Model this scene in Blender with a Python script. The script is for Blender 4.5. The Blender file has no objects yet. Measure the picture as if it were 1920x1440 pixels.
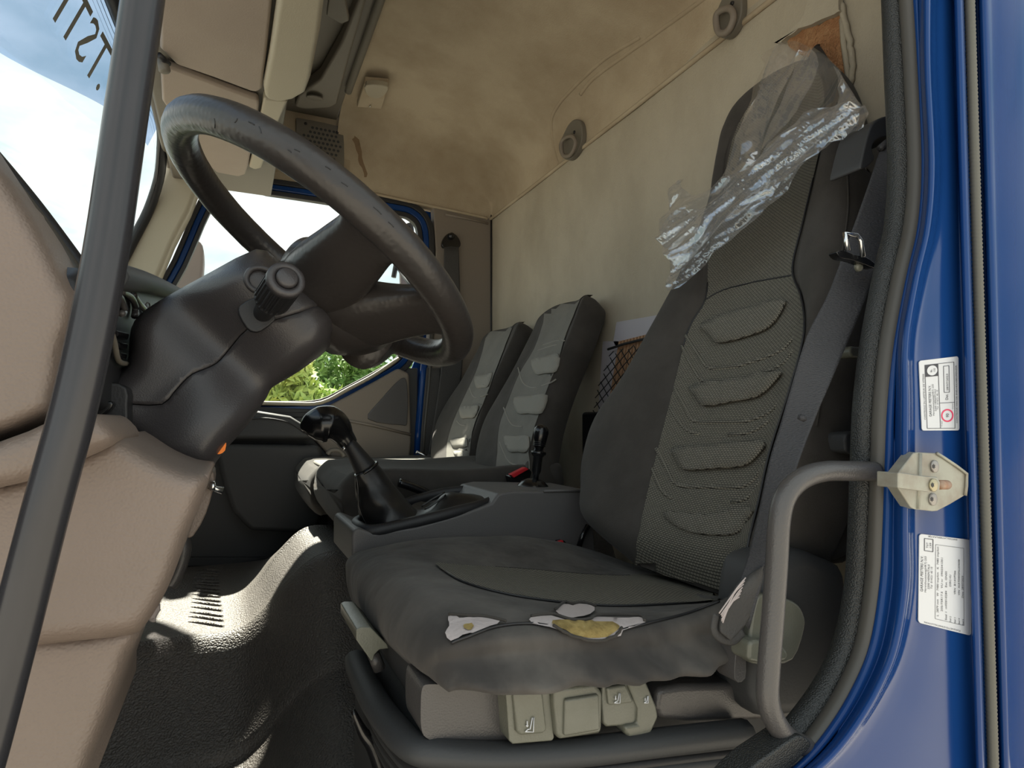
import bpy, bmesh, math, random
from mathutils import Vector, Matrix, noise
V=Vector
random.seed(7)
SC=bpy.context.scene; COL=SC.collection
# ---------------------------------------------------------------- camera, world, sun, exposure
FPX=1150.0; TH=math.radians(24.54); PH=math.atan(70/FPX)
CAM=V((0,0,.8))
FW=V((math.sin(TH)*math.cos(PH),math.cos(TH)*math.cos(PH),math.sin(PH)))
RT=V((math.cos(TH),-math.sin(TH),0)); UP=RT.cross(FW)
cd=bpy.data.cameras.new('camera'); co=bpy.data.objects.new('camera',cd); COL.objects.link(co)
cd.sensor_width=36; cd.lens=FPX/1920*36; cd.clip_start=.02; cd.clip_end=500
co.matrix_world=Matrix(((RT.x,UP.x,-FW.x,CAM.x),(RT.y,UP.y,-FW.y,CAM.y),(RT.z,UP.z,-FW.z,CAM.z),(0,0,0,1)))
SC.camera=co
SC.view_settings.view_transform='Standard'; SC.view_settings.look='None'
SC.view_settings.exposure=2.3; SC.view_settings.gamma=1; SC.view_settings.use_curve_mapping=False
SC.cycles.max_bounces=10; SC.cycles.transparent_max_bounces=16; SC.cycles.diffuse_bounces=6
W=bpy.data.worlds.new('sky'); SC.world=W; W.use_nodes=True
nt=W.node_tree; N=nt.nodes; L=nt.links; bg=N['Background']
tc=N.new('ShaderNodeTexCoord'); mp=N.new('ShaderNodeMapping'); mp.inputs['Scale'].default_value=(1,1,2.2)
nz=N.new('ShaderNodeTexNoise'); nz.inputs['Scale'].default_value=2.6; nz.inputs['Detail'].default_value=7; nz.inputs['Roughness'].default_value=.55
cr=N.new('ShaderNodeValToRGB'); cr.color_ramp.elements[0].position=.36; cr.color_ramp.elements[1].position=.62
cr.color_ramp.elements[0].color=(.115,.158,.168,1); cr.color_ramp.elements[1].color=(.30,.305,.30,1)
L.new(tc.outputs['Generated'],mp.inputs[0]); L.new(mp.outputs[0],nz.inputs['Vector']); L.new(nz.outputs[0],cr.inputs[0]); L.new(cr.outputs[0],bg.inputs[0])
bg.inputs[1].default_value=1.0
sd=bpy.data.lights.new('sun','SUN'); sd.energy=4.8; sd.angle=math.radians(1.2); sd.color=(1,.93,.8)
so=bpy.data.objects.new('sun',sd); COL.objects.link(so)
so.rotation_euler=V((.02,-.52,-.80)).to_track_quat('-Z','Y').to_euler()
# ---------------------------------------------------------------- projection helpers: photo pixel -> real surface
def ray(px,py): return FW*FPX+RT*(px-960)+UP*(720-py)
def at(p,ax,v):
    r=ray(*p); i='XYZ'.index(ax); return CAM+r*((v-CAM[i])/r[i])
def onp(p,p0,n):
    r=ray(*p); return CAM+r*((V(p0)-CAM).dot(n)/r.dot(n))
def Yp(pts,y): return [at((p[0],p[1]),'Y',p[2] if len(p)>2 else y) for p in pts]
def Xp(pts,x): return [at(p,'X',x) for p in pts]
XR=1.08; YF=2.59
# ---------------------------------------------------------------- materials
def mat(name,col,rough=.6,metal=0,spec=.5,col2=None,nscale=8,bump=0,bscale=200,btype='noise',coat=0,weave=0,stretch=None,mix=(.4,.65),sheen=0,bdist=.002):
    m=bpy.data.materials.new(name); m.use_nodes=True; n=m.node_tree.nodes; l=m.node_tree.links; b=n['Principled BSDF']
    b.inputs['Base Color'].default_value=(*col,1); b.inputs['Roughness'].default_value=rough; b.inputs['Metallic'].default_value=metal
    b.inputs['Specular IOR Level'].default_value=spec; b.inputs['Coat Weight'].default_value=coat; b.inputs['Coat Roughness'].default_value=.06
    if sheen: b.inputs['Sheen Weight'].default_value=sheen; b.inputs['Sheen Roughness'].default_value=.5
    t=n.new('ShaderNodeTexCoord'); mpp=n.new('ShaderNodeMapping'); l.new(t.outputs['Object'],mpp.inputs[0])
    if stretch: mpp.inputs['Scale'].default_value=stretch
    base=None
    if col2:
        z=n.new('ShaderNodeTexNoise'); z.inputs['Scale'].default_value=nscale; z.inputs['Detail'].default_value=6; z.inputs['Roughness'].default_value=.6
        l.new(mpp.outputs[0],z.inputs['Vector'])
        r=n.new('ShaderNodeValToRGB'); r.color_ramp.elements[0].position=mix[0]; r.color_ramp.elements[1].position=mix[1]
        r.color_ramp.elements[0].color=(*col,1); r.color_ramp.elements[1].color=(*col2,1); l.new(z.outputs[0],r.inputs[0]); l.new(r.outputs[0],b.inputs['Base Color']); base=r.outputs[0]
    if weave:
        # woven cloth: staggered light threads
        br=n.new('ShaderNodeTexBrick'); br.inputs['Scale'].default_value=weave; br.inputs['Mortar Size'].default_value=.06; br.inputs['Mortar Smooth'].default_value=.5
        br.inputs['Brick Width'].default_value=.55; br.inputs['Row Height'].default_value=.32; br.offset=.5
        sx=n.new('ShaderNodeSeparateXYZ'); cx=n.new('ShaderNodeCombineXYZ'); l.new(mpp.outputs[0],sx.inputs[0])
        ad=n.new('ShaderNodeMath'); ad.operation='ADD'; l.new(sx.outputs[0],ad.inputs[0]); l.new(sx.outputs[2],ad.inputs[1])
        l.new(sx.outputs[1],cx.inputs[0]); l.new(ad.outputs[0],cx.inputs[1]); l.new(cx.outputs[0],br.inputs['Vector'])
        br.inputs['Color1'].default_value=(*col,1); br.inputs['Color2'].default_value=(*[c*.85 for c in col],1); br.inputs['Mortar'].default_value=(*[c*.10 for c in col],1)
        l.new(br.outputs['Color'],b.inputs['Base Color'])
        bp=n.new('ShaderNodeBump'); bp.inputs['Strength'].default_value=.5; bp.inputs['Distance'].default_value=.002; bp.invert=True
        l.new(br.outputs['Fac'],bp.inputs['Height']); l.new(bp.outputs[0],b.inputs['Normal'])
    elif bump:
        if btype=='voronoi':
            z2=n.new('ShaderNodeTexVoronoi'); z2.feature='SMOOTH_F1'; z2.inputs['Scale'].default_value=bscale; o2=z2.outputs['Distance']
        else:
            z2=n.new('ShaderNodeTexNoise'); z2.inputs['Scale'].default_value=bscale; z2.inputs['Detail'].default_value=3; o2=z2.outputs[0]
        l.new(mpp.outputs[0],z2.inputs['Vector'])
        bp=n.new('ShaderNodeBump'); bp.inputs['Strength'].default_value=bump; bp.inputs['Distance'].default_value=bdist; bp.invert=(btype=='voronoi')
        l.new(o2,bp.inputs['Height']); l.new(bp.outputs[0],b.inputs['Normal'])
    return m
def glassy(name,tint,gl,rough,gcol=(1,1,1),fres=True,milk=0):
    m=bpy.data.materials.new(name); m.use_nodes=True; n=m.node_tree.nodes; l=m.node_tree.links
    n.remove(n['Principled BSDF']); o=n['Material Output']
    tr=n.new('ShaderNodeBsdfTransparent'); tr.inputs[0].default_value=(*tint,1)
    g=n.new('ShaderNodeBsdfGlossy'); g.inputs[0].default_value=(*gcol,1); g.inputs['Roughness'].default_value=rough
    mx=n.new('ShaderNodeMixShader')
    lw=n.new('ShaderNodeLayerWeight'); lw.inputs[0].default_value=.35
    mm=n.new('ShaderNodeMath'); mm.operation='MULTIPLY'; mm.inputs[1].default_value=gl
    (l.new(lw.outputs['Fresnel'],mm.inputs[0]) if fres else setattr(mm.inputs[0],'default_value',1.0)); l.new(mm.outputs[0],mx.inputs[0]); l.new(tr.outputs[0],mx.inputs[1]); l.new(g.outputs[0],mx.inputs[2])
    if milk:
        df=n.new('ShaderNodeBsdfDiffuse'); df.inputs[0].default_value=(.85,.86,.88,1); tl_=n.new('ShaderNodeBsdfTranslucent'); tl_.inputs[0].default_value=(.8,.82,.84,1)
        m1=n.new('ShaderNodeMixShader'); l.new(df.outputs[0],m1.inputs[1]); l.new(tl_.outputs[0],m1.inputs[2]); m2=n.new('ShaderNodeMixShader'); m2.inputs[0].default_value=milk
        l.new(mx.outputs[0],m2.inputs[1]); l.new(m1.outputs[0],m2.inputs[2]); l.new(m2.outputs[0],o.inputs[0])
    else: l.new(mx.outputs[0],o.inputs[0])
    return m
M=dict(
 headliner=mat('headliner_fabric',(.44,.37,.27),.95,col2=(.30,.232,.155),nscale=3.2,bump=.5,bscale=260,mix=(.40,.75)),
 rearcloth=mat('rear_wall_fabric',(.42,.375,.295),.95,col2=(.34,.30,.23),nscale=3.0,bump=.6,bscale=300,stretch=(1,1,.6)),
 beltpillar=mat('taupe_plastic_dark',(.20,.168,.138),.6,bump=.2,bscale=300),
 visor=mat('visor_vinyl',(.30,.245,.20),.6,bump=.2,bscale=260,col2=(.28,.225,.185),nscale=5),
 cream=mat('cream_plastic',(.36,.32,.24),.5,bump=.15,bscale=300),
 greyshelf=mat('shelf_grey_plastic',(.15,.135,.11),.6,bump=.2,bscale=300),
 taupe=mat('dash_taupe_plastic',(.20,.155,.13),.5,bump=.35,bscale=420,btype='voronoi',col2=(.18,.14,.115),nscale=6),
 black=mat('black_plastic',(.014,.014,.016),.5,bump=.15,bscale=400),
 column=mat('column_plastic',(.047,.043,.045),.36,bump=.2,bscale=600),
 dark=mat('dark_panel_plastic',(.036,.037,.039),.6,bump=.15,bscale=300),
 leather=mat('wheel_leather',(.030,.026,.0245),.34,bump=.35,bscale=160,btype='voronoi',bdist=.0012),
 boot=mat('black_leatherette',(.012,.0115,.012),.38,bump=.4,bscale=60),
 gloss=mat('gloss_black_plastic',(.006,.006,.007),.2,spec=.6),
 rubber=mat('floor_rubber',(.100,.090,.083),.5,bump=1,bscale=260,btype='voronoi',bdist=.003,col2=(.115,.104,.094),nscale=3),
 gasket=mat('rubber_gasket',(.065,.06,.053),.45),
 gaskettex=mat('grained_black_trim',(.018,.019,.019),.45,bump=.8,bscale=750,btype='voronoi',bdist=.0012),
 velour=mat('black_velour',(.037,.0325,.028),.9,sheen=.05,col2=(.050,.044,.039),nscale=14,bump=.3,bscale=500),
 velourside=mat('velour_side',(.043,.038,.035),.9,sheen=.06,col2=(.10,.09,.081),nscale=8,bump=.9,bscale=13,stretch=(1,1,.5),bdist=.01),
 weave=mat('woven_insert_grey',(.185,.172,.14),.9,weave=80),
 insert=mat('grey_insert_cloth',(.185,.177,.157),.9,bump=.4,bscale=400,col2=(.155,.148,.132),nscale=10),
 pad=mat('grey_pad_cloth',(.25,.238,.21),.85,bump=.4,bscale=400),
 padw=mat('woven_pad',(.21,.195,.16),.85,weave=80),
 lining=mat('white_lining',(.48,.42,.41),.95,bump=.6,bscale=180),
 foam=mat('yellow_foam',(.34,.25,.09),.95,col2=(.20,.14,.045),nscale=60,bump=1,bscale=120),
 seatgrey=mat('seat_base_plastic',(.072,.067,.066),.3,bump=.25,bscale=500),
 lever=mat('olive_lever_plastic',(.125,.125,.098),.32,bump=.2,bscale=400,col2=(.145,.145,.118),nscale=20),
 console=mat('console_grey_plastic',(.11,.104,.103),.5,bump=.35,bscale=420),
 paint=mat('blue_paint',(.007,.040,.165),.14,spec=.28,coat=0,col2=(.008,.044,.17),nscale=4),
 steel=mat('galvanised_steel',(.33,.33,.28),.38,metal=.3,col2=(.24,.21,.17),nscale=25),
 screw=mat('zinc_screw',(.32,.30,.28),.38,metal=.5),
 brass=mat('yellow_screw',(.42,.37,.24),.35,metal=.5),
 rust=mat('rusty_pin',(.32,.18,.11),.6,col2=(.42,.30,.22),nscale=120),
 chrome=mat('bright_metal',(.7,.7,.7),.18,metal=1),
 webbing=mat('belt_webbing',(.042,.042,.047),.6,bump=.8,bscale=300,stretch=(1,1,3)),
 webdark=mat('belt_webbing_dark',(.05,.048,.047),.7,bump=.6,bscale=300),
 white=mat('label_white',(.66,.67,.70),.45), ink=mat('label_ink',(.05,.05,.06),.6), red=mat('label_red',(.72,.05,.13),.5),
 redbtn=mat('red_button',(.55,.02,.03),.35),
 orange=mat('orange_tag',(.95,.22,.01),.5), grey=mat('mirror_back_grey',(.18,.15,.14),.6),
 pole=mat('pole_coating',(.032,.032,.037),.26,col2=(.022,.021,.023),nscale=9,stretch=(1,1,.3)),
 wood=mat('wood_slat',(.36,.21,.12),.7,col2=(.34,.19,.10),nscale=30,stretch=(4,4,.5)), cord=mat('black_cord',(.015,.015,.015),.8),
 paper=mat('marbled_paper',(.42,.40,.43),.7,col2=(.42,.40,.44),nscale=14),
 felt=mat('brown_felt_padding',(.36,.17,.075),1,col2=(.46,.25,.12),nscale=60,bump=1,bscale=220,bdist=.01),
 leaf=mat('leaves',(.16,.32,.06),.6,col2=(.5,.5,.12),nscale=.9,mix=(.40,.66)), leaf2=mat('leaves_deep',(.14,.28,.07),.6,col2=(.25,.38,.09),nscale=1.2),
 bark=mat('bark',(.12,.09,.06),.9), ground=mat('yard_concrete',(.27,.25,.22),.9,col2=(.21,.195,.172),nscale=.6),
 letter=mat('banner_lettering',(.20,.19,.16),.6), stain=mat('stain_brown',(.22,.15,.09),1),
 ribbed=mat('ribbed_seal',(.12,.115,.095),.5),
 glass=glassy('window_glass',(.93,.97,.95),.10,.02), film=glassy('banner_film',(.50,.60,.80),.06,.1),
 plastic=glassy('clear_plastic_wrap',(.96,.96,.97),.22,.06,(1,1,1),False,.05), plastic2=glassy('bunched_plastic_wrap',(.93,.93,.94),.26,.10,(1,1,1),False,.13),
)
# ---------------------------------------------------------------- builders
WL={}
def wl(o): return WL.get(o.name,V((0,0,0))) if o else V((0,0,0))
def thing(name,label,cat,base,group=None):
    o=bpy.data.objects.new(name,None); COL.objects.link(o); o.empty_display_size=.05
    o.location=base; o['label']=label; o['category']=cat
    if group: o['group']=group
    WL[o.name]=V(base); return o
def mk(name,verts,faces,m,parent=None,smooth=True,bevel=0,seg=3,sub=0,solid=0,single=None,struct=False,label=None,soff=0,stuff=False):
    verts=[V(v) for v in verts]
    if parent is not None: off=wl(parent)
    elif single or struct:
        n=len(verts); off=V((sum(v.x for v in verts)/n,sum(v.y for v in verts)/n,min(v.z for v in verts)))
    else: off=V((0,0,0))
    me=bpy.data.meshes.new(name); me.from_pydata([v-off for v in verts],[],faces); me.validate(); me.update()
    b=bmesh.new(); b.from_mesh(me); bmesh.ops.recalc_face_normals(b,faces=b.faces); b.to_mesh(me); b.free()
    for mm in (m if isinstance(m,(list,tuple)) else [m]): me.materials.append(M[mm])
    if smooth:
        for p in me.polygons: p.use_smooth=True
    o=bpy.data.objects.new(name,me); COL.objects.link(o); WL[o.name]=off
    if parent is not None: o.parent=parent
    else: o.location=off
    if sub: s=o.modifiers.new('s','SUBSURF'); s.levels=s.render_levels=sub
    if solid: s=o.modifiers.new('t','SOLIDIFY'); s.thickness=solid; s.offset=soff
    if bevel: s=o.modifiers.new('b','BEVEL'); s.width=bevel; s.segments=seg; s.limit_method='ANGLE'; s.angle_limit=math.radians(38); s.harden_normals=True
    if single: o['label'],o['category']=single[0],single[1]; 
    if single and len(single)>2: o['group']=single[2]
    if struct: o['kind']='structure'
    if stuff: o['kind']='stuff'
    if label: o['label']=label
    return o
def cm(p0,p1,p2,p3,t): return .5*((2*p1)+(p2-p0)*t+(2*p0-5*p1+4*p2-p3)*t*t+(3*p1-p0-3*p2+p3)*t**3)
def spline(P,n,closed=False):
    P=[V(p) for p in P]; out=[]; k=len(P)
    for i in range(k if closed else k-1):
        if closed: a,b,c,d=P[(i-1)%k],P[i],P[(i+1)%k],P[(i+2)%k]
        else: a,b,c,d=P[max(i-1,0)],P[i],P[i+1],P[min(i+2,k-1)]
        for j in range(n): out.append(cm(a,b,c,d,j/n))
    if not closed: out.append(P[-1])
    return out
def sp2(P,n=4,closed=True): return [(v.x,v.y) for v in spline([(p[0],p[1],0) for p in P],n,closed)]
def grid_faces(R,C,closed=False,off=0):
    f=[]
    for i in range(R-1):
        for j in range(C if closed else C-1):
            a=i*C+j; b=i*C+(j+1)%C; f.append((off+a,off+b,off+b+C,off+a+C))
    return f
def patch(ctrl,nu=4,nv=4,closed=False):
    rows=[spline(r,nv,closed) for r in ctrl]; C=len(rows[0])
    cols=[spline([r[j] for r in rows],nu) for j in range(C)]
    Rn=len(cols[0]); vs=[cols[j][i] for i in range(Rn) for j in range(C)]
    return vs,grid_faces(Rn,C,closed),Rn,C
def loft(ctrl,nu=3,nv=3,cap=True):
    vs,f,Rn,C=patch(ctrl,nu,nv,True)
    if cap:
        for r in (0,Rn-1):
            c=sum((vs[r*C+j] for j in range(C)),V((0,0,0)))/C; k=len(vs); vs.append(c)
            for j in range(C): f.append((r*C+j,r*C+(j+1)%C,k))
    return vs,f
def tube(P,r,n=10,closed=False,sm=0,sx=1,cap=True,upv=None):
    if sm: P=spline(P,sm,closed)
    P=[V(p) for p in P]; K=len(P); vs=[]
    rr=r if isinstance(r,(list,tuple)) else None
    nrm=None
    for i,p in enumerate(P):
        t=(P[(i+1)%K]-P[(i-1)%K]) if closed else (P[min(i+1,K-1)]-P[max(i-1,0)])
        t.normalize()
        if nrm is None:
            a=V(upv) if upv else (V((0,0,1)) if abs(t.z)<.9 else V((1,0,0))); nrm=(a-t*a.dot(t)).normalized()
        else: nrm=(nrm-t*nrm.dot(t)).normalized()
        bi=t.cross(nrm)
        if rr:
            q=i/(K-1)*(len(rr)-1); k=min(int(q),len(rr)-2); rad=rr[k]+(rr[k+1]-rr[k])*(q-k)
        else: rad=r
        for j in range(n):
            a=2*math.pi*j/n; vs.append(p+nrm*math.cos(a)*rad+bi*math.sin(a)*rad*sx)
    f=grid_faces(K,n,True)
    if closed: f+=[((K-1)*n+j,(K-1)*n+(j+1)%n,(j+1)%n,j) for j in range(n)]
    elif cap: f+=[tuple(range(n)),tuple((K-1)*n+j for j in range(n))]
    return vs,f
def slab(pts,vec):
    n=len(pts); pts=[V(p) for p in pts]; q=[p+V(vec) for p in pts]
    return pts+q,[tuple(range(n)),tuple(range(n,2*n))]+[(i,(i+1)%n,n+(i+1)%n,n+i) for i in range(n)]
def slabY(px,y,dy,sm=0): 
    if sm: px=sp2(px,sm)
    return slab(Yp(px,y),(0,dy,0))
def box(c,s,rot=None):
    vs=[]
    for x in (-1,1):
        for y in (-1,1):
            for z in (-1,1):
                v=V((x*s[0]/2,y*s[1]/2,z*s[2]/2)); v=(rot@v) if rot else v; vs.append(v+V(c))
    return vs,[(0,1,3,2),(4,5,7,6),(0,1,5,4),(2,3,7,6),(0,2,6,4),(1,3,7,5)]
def boxm(a,b): return box([(a[i]+b[i])/2 for i in range(3)],[abs(b[i]-a[i]) for i in range(3)])
def merge(*gs):
    V_,F_=[],[]
    for vs,f in gs:
        o=len(V_); V_+=list(vs); F_+=[tuple(i+o for i in q) for q in f]
    return V_,F_
def lathe(prof,axis,o,n=20,u=None):
    axis=V(axis).normalized(); a=V((0,0,1)) if abs(axis.z)<.9 else V((1,0,0)); u=(a-axis*a.dot(axis)).normalized(); w=axis.cross(u); vs=[]
    for h,r in prof:
        for j in range(n):
            t=2*math.pi*j/n; vs.append(V(o)+axis*h+(u*math.cos(t)+w*math.sin(t))*r)
    f=grid_faces(len(prof),n,True)+[tuple(range(n)),tuple((len(prof)-1)*n+j for j in range(n))]
    return vs,f
def text_mesh(s,size):
    c=bpy.data.curves.new('t','FONT'); c.body=s; c.size=size; c.resolution_u=2
    o=bpy.data.objects.new('t',c); COL.objects.link(o); dg=bpy.context.evaluated_depsgraph_get(); dg.update()
    me=bpy.data.meshes.new_from_object(o.evaluated_get(dg)); vs=[v.co.copy() for v in me.vertices]; f=[tuple(p.vertices) for p in me.polygons]
    bpy.data.objects.remove(o); bpy.data.curves.remove(c); bpy.data.meshes.remove(me); return vs,f
def pdist(p,poly):
    m=1e9; n=len(poly)
    for i in range(n):
        a=poly[i]; b=poly[(i+1)%n]; dx,dy=b[0]-a[0],b[1]-a[1]; l=dx*dx+dy*dy
        t=0 if l==0 else max(0,min(1,((p[0]-a[0])*dx+(p[1]-a[1])*dy)/l)); m=min(m,math.hypot(p[0]-a[0]-dx*t,p[1]-a[1]-dy*t))
    return m
def inpoly(poly,x,y):
    c=False; j=len(poly)-1
    for i in range(len(poly)):
        xi,yi=poly[i]; xj,yj=poly[j]
        if (yi>y)!=(yj>y) and x<(xj-xi)*(y-yi)/(yj-yi)+xi: c=not c
        j=i
    return c
def pillow(poly,outline,y,dy,bulge,edge,extra=None,step=9):
    from mathutils.geometry import delaunay_2d_cdt as cdt
    pts=[V(p) for p in poly]; n=len(pts); yy=min(p[1] for p in poly)+step/2
    while yy<max(p[1] for p in poly):
        x=min(p[0] for p in poly)+step/2
        while x<max(p[0] for p in poly):
            if inpoly(poly,x,yy) and pdist((x,yy),poly)>step*.45: pts.append(V((x,yy)))
            x+=step
        yy+=step
    r=cdt(pts,[],[list(range(n))],1,1e-4); vs=[]
    def h(p):
        d=min(1,pdist(p,outline)/edge); q=math.sqrt(max(0,1-(1-d)**2)); return y+bulge*(1-q)-(extra(p)*q if extra else 0)
    for p in r[0]: vs.append(at((p.x,p.y),'Y',h((p.x,p.y))))
    f=[tuple(q) for q in r[2]]
    # side wall from the boundary edges
    from collections import Counter
    ec=Counter(); 
    for q in f:
        for i in range(3): ec[tuple(sorted((q[i],q[(i+1)%3])))]+=1
    mp2={}
    for (a,b),c in ec.items():
        if c==1:
            for k in (a,b):
                if k not in mp2: mp2[k]=len(vs); v=vs[k]; vs.append(V((v.x,v.y+dy,v.z)))
            f.append((a,b,mp2[b],mp2[a]))
    return vs,f
def smooth01(t): t=max(0,min(1,t)); return t*t*(3-2*t)
def lerp(a,b,t): return a+(b-a)*t
def interp(tab,x):
    if x<=tab[0][0]: return tab[0][1]
    for (a,b),(c,d) in zip(tab,tab[1:]):
        if x<=c: return lerp(b,d,(x-a)/(c-a) if c>a else 0)
    return tab[-1][1]
# ================================================================ SETTING
# yard outside
mk('ground',*box((0,0,-1.05),(120,120,.1)),'ground',struct=True,smooth=False)
# rear wall
ZS=at((1050,312),'X',XR).z
def rearwall():
    ny,nz_=60,60; vs=[]
    for i in range(nz_+1):
        for j in range(ny+1):
            y=lerp(.53,YF+.02,j/ny); z=lerp(0,ZS+.03,i/nz_); d=.004*noise.noise(V((y*3,z*3,1)))
            vs.append((XR+d,y,z))
    return vs,grid_faces(nz_+1,ny+1)
mk('wall_back',*rearwall(),'rearcloth',struct=True)
mk('trim_9',*boxm((XR+.012,.53,0),(XR+.03,YF+.02,2.1)),'paint',struct=True,smooth=False)
# headliner
XH=.37
def headl():
    rp=[(0,0),(.004,.16),(.010,.30),(.03,.44),(.07,.54),(.16,.68),(.30,.82),(.45,.93),(.58,.99),(XR-XH,1.0)]
    sp_=[(0,0),(.006,.2),(.014,.45),(.03,.68),(.07,.86),(.13,.95),(.25,1),(.6,1.02),(1.1,1.04),(1.7,1.02),(2.2,1.0)]
    HC=.29; ctrl=[]
    for ox,hx in rp:
        row=[]
        for oy,hy in sp_:
            zb=ZS+.045*(ox/(XR-XH))
            row.append(V((XR-ox,YF-oy,zb+HC*hx*hy if hx<1 else zb+HC*hy)))
        ctrl.append(row)
    # the front of the side panel keeps full height
    vs,f,_,_=patch(ctrl,4,5); return vs,f
HV,HF=headl(); mk('ceiling',HV,HF,'headliner',struct=True)
mk('trim_1',*tube([V((XR-.006,.4,ZS)),V((XR-.006,YF-.03,ZS)),V((XR-.03,YF-.006,ZS)),V((XR-.1,YF-.004,ZS+.005)),V((XH+.02,YF-.004,ZS+.043))],.007,8,sm=6),'headliner',struct=True)
# passenger side: pillar trim behind the door and strip above it
pil=[(812,372),(924,398),(924,1010),(772,1010),(778,870),(800,690),(818,470)]
mk('wall_right',*slabY(pil,YF,.05),'beltpillar',struct=True,bevel=.004)
mk('trim_2',*slabY([(380,312),(640,330),(924,395),(924,412),(815,392),(640,352),(400,330)],YF+.012,.05),'headliner',struct=True,bevel=.003)
mk('trim_3',*tube(Yp([(921,398),(921,600),(921,900)],YF-.004),.004,6),'black',struct=True)
mk('trim_4',*tube(Yp([(835,402),(880,411),(915,419)],YF-.003),.006,8),'beltpillar',struct=True)
# front end behind the dash, floor and tunnel
zT=at((400,1060),'Y',2.58).z; yC=at((400,1190),'Z',zT).y
def floor():
    xs=[-.6,-.3,-.1,.02,.08,.14,.22,.35,.7,XR]; ctrl=[]
    prof=[(.42,0.0),(.9,0.0),(1.15,0),(yC-.20,.003),(yC-.14,.05),(yC-.07,zT*.58),(yC-.022,zT*.90),(yC+.010,zT),(yC+.05,zT),(yC+.25,zT),(2.1,zT),(2.6,zT)]
    for x in xs:
        row=[]
        hump=smooth01((x-.02)/.2)
        for y,z in prof:
            hy=smooth01((y-1.0)/.35)*(1-smooth01((y-2.05)/.45))
            zz=z+hump*.195*hy
            yy=y-.10*hump*(1 if 1.0<y<2.0 else 0)
            row.append(V((x,yy,zz)))
        ctrl.append(row)
    vs,f,_,_=patch(ctrl,6,6); return vs,f
mk('floor',*floor(),'rubber',struct=True)
# heel ribs moulded into the mat
ribs=thing('heel_ribs','row of raised moulded ribs on the rubber floor mat in front of the passenger seats','mat ribs',at((400,1120),'Z',zT))
rows_=[(1068,365,411),(1074,365,411),(1079,365,411),(1085,363,412),(1091,363,412),(1096,362,412),(1103,361,413),(1109,360,413),(1116,359,414),(1124,359,415),(1131,358,416),(1140,357,418),(1150,355,419),(1158,353,420),(1168,352,421)]
for y,a,b in rows_:
    P=[at((a,y-2),'Z',zT),at(((a+b)/2,y+1),'Z',zT),at((b,y+6*(y-1060)/110),'Z',zT)]
    mk('rib',*tube(P,[.001,.0045,.006,.0045,.001],6,sm=5),'rubber',parent=ribs)
mk('trim_7',*slabY([(380,296),(520,318),(655,336),(665,120),(380,100)],YF-.012,.03),'headliner',struct=True,smooth=False)
mk('trim_8',*slabY([(794,370),(840,370),(840,1070),(770,1070),(772,690),(792,640)],2.665,.01),'paint',struct=True,smooth=False)
mk('wall_front',*boxm((-.50,.45,-.06),(-.46,2.66,1.0)),'dark',struct=True,smooth=False)
mk('underbody',*boxm((-.50,.44,-.10),(XR+.04,2.66,-.03)),'dark',struct=True,smooth=False)
# windscreen -----------------------------------------------------
def WX(y,z): return -.205+.38*(z-1.75)-.11*(1-((y-1.3)/1.25)**2)
def wgrid(y0,y1,z0f,z1f,ny=30,nz_=16):
    vs=[]
    for i in range(nz_+1):
        for j in range(ny+1):
            y=lerp(y0,y1,j/ny); z=lerp(z0f(y),z1f(y),i/nz_); vs.append((WX(y,z),y,z))
    return vs,grid_faces(nz_+1,ny+1)
ztop=lambda y: 1.80-.22*max(0,(y-2.15)/.36)**2.2
ws=mk('window_1',*wgrid(.45,2.51,lambda y:.95,ztop),'glass',struct=True)
film_z=lambda y: 1.42+.27*smooth01((y-1.0)/1.25)
vs,f=wgrid(.5,2.25,film_z,lambda y:ztop(y)-.01); mk('banner_film',[(v[0]+.005,v[1],v[2]) for v in vs],f,'film',parent=ws)
tv,tf=text_mesh('W.TSTI',.138)
y0=1.99; 
def wtext(tv): 
    out=[]
    for v in tv:
        y=y0-v.x*1.18; z=1.655-.05*(2.17-y)+v.y*1.05; out.append((WX(y,z)+.009,y,z))
    return out
mk('banner_lettering',wtext(tv),tf,'letter',parent=ws,smooth=False)
# frit dots and black edge of the glass
P=[V((WX(y,ztop(y)-.0)+.003,y,ztop(y))) for y in [.5+.1*i for i in range(17)]+[2.2,2.3,2.38,2.45]]+[V((WX(2.49,z)+.003,2.49,z)) for z in (1.55,1.45,1.3,1.1,.95)]
mk('trim_5',*tube(P,.017,8,sm=3),'black',struct=True)
dots=[]
PP=spline(P,40)
for k,p in enumerate(PP[::2]):
    for q in range(4):
        c=p+V((-.004,-.0 ,-.022-.011*q)) if p.y<2.47 else p+V((-.004,-.022-.011*q,0)); r=.0036-.0006*q
        c.x=WX(c.y,c.z)+.003
        dots.append(([c+V((0,r*math.cos(a*math.pi/3),r*math.sin(a*math.pi/3))) for a in range(6)],[(0,1,2,3,4,5)]))
mk('frit_dots',*merge(*dots),'black',parent=ws,smooth=False,stuff=True)
# A pillar trim, far side
AP=[(322,285),(352,330),(372,352),(356,395),(325,455),(298,520),(280,575),(205,560),(237,467),(280,378)]
mk('trim_6',*slabY(AP,2.50,.10),'cream',struct=True,bevel=.02,seg=4)
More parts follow.
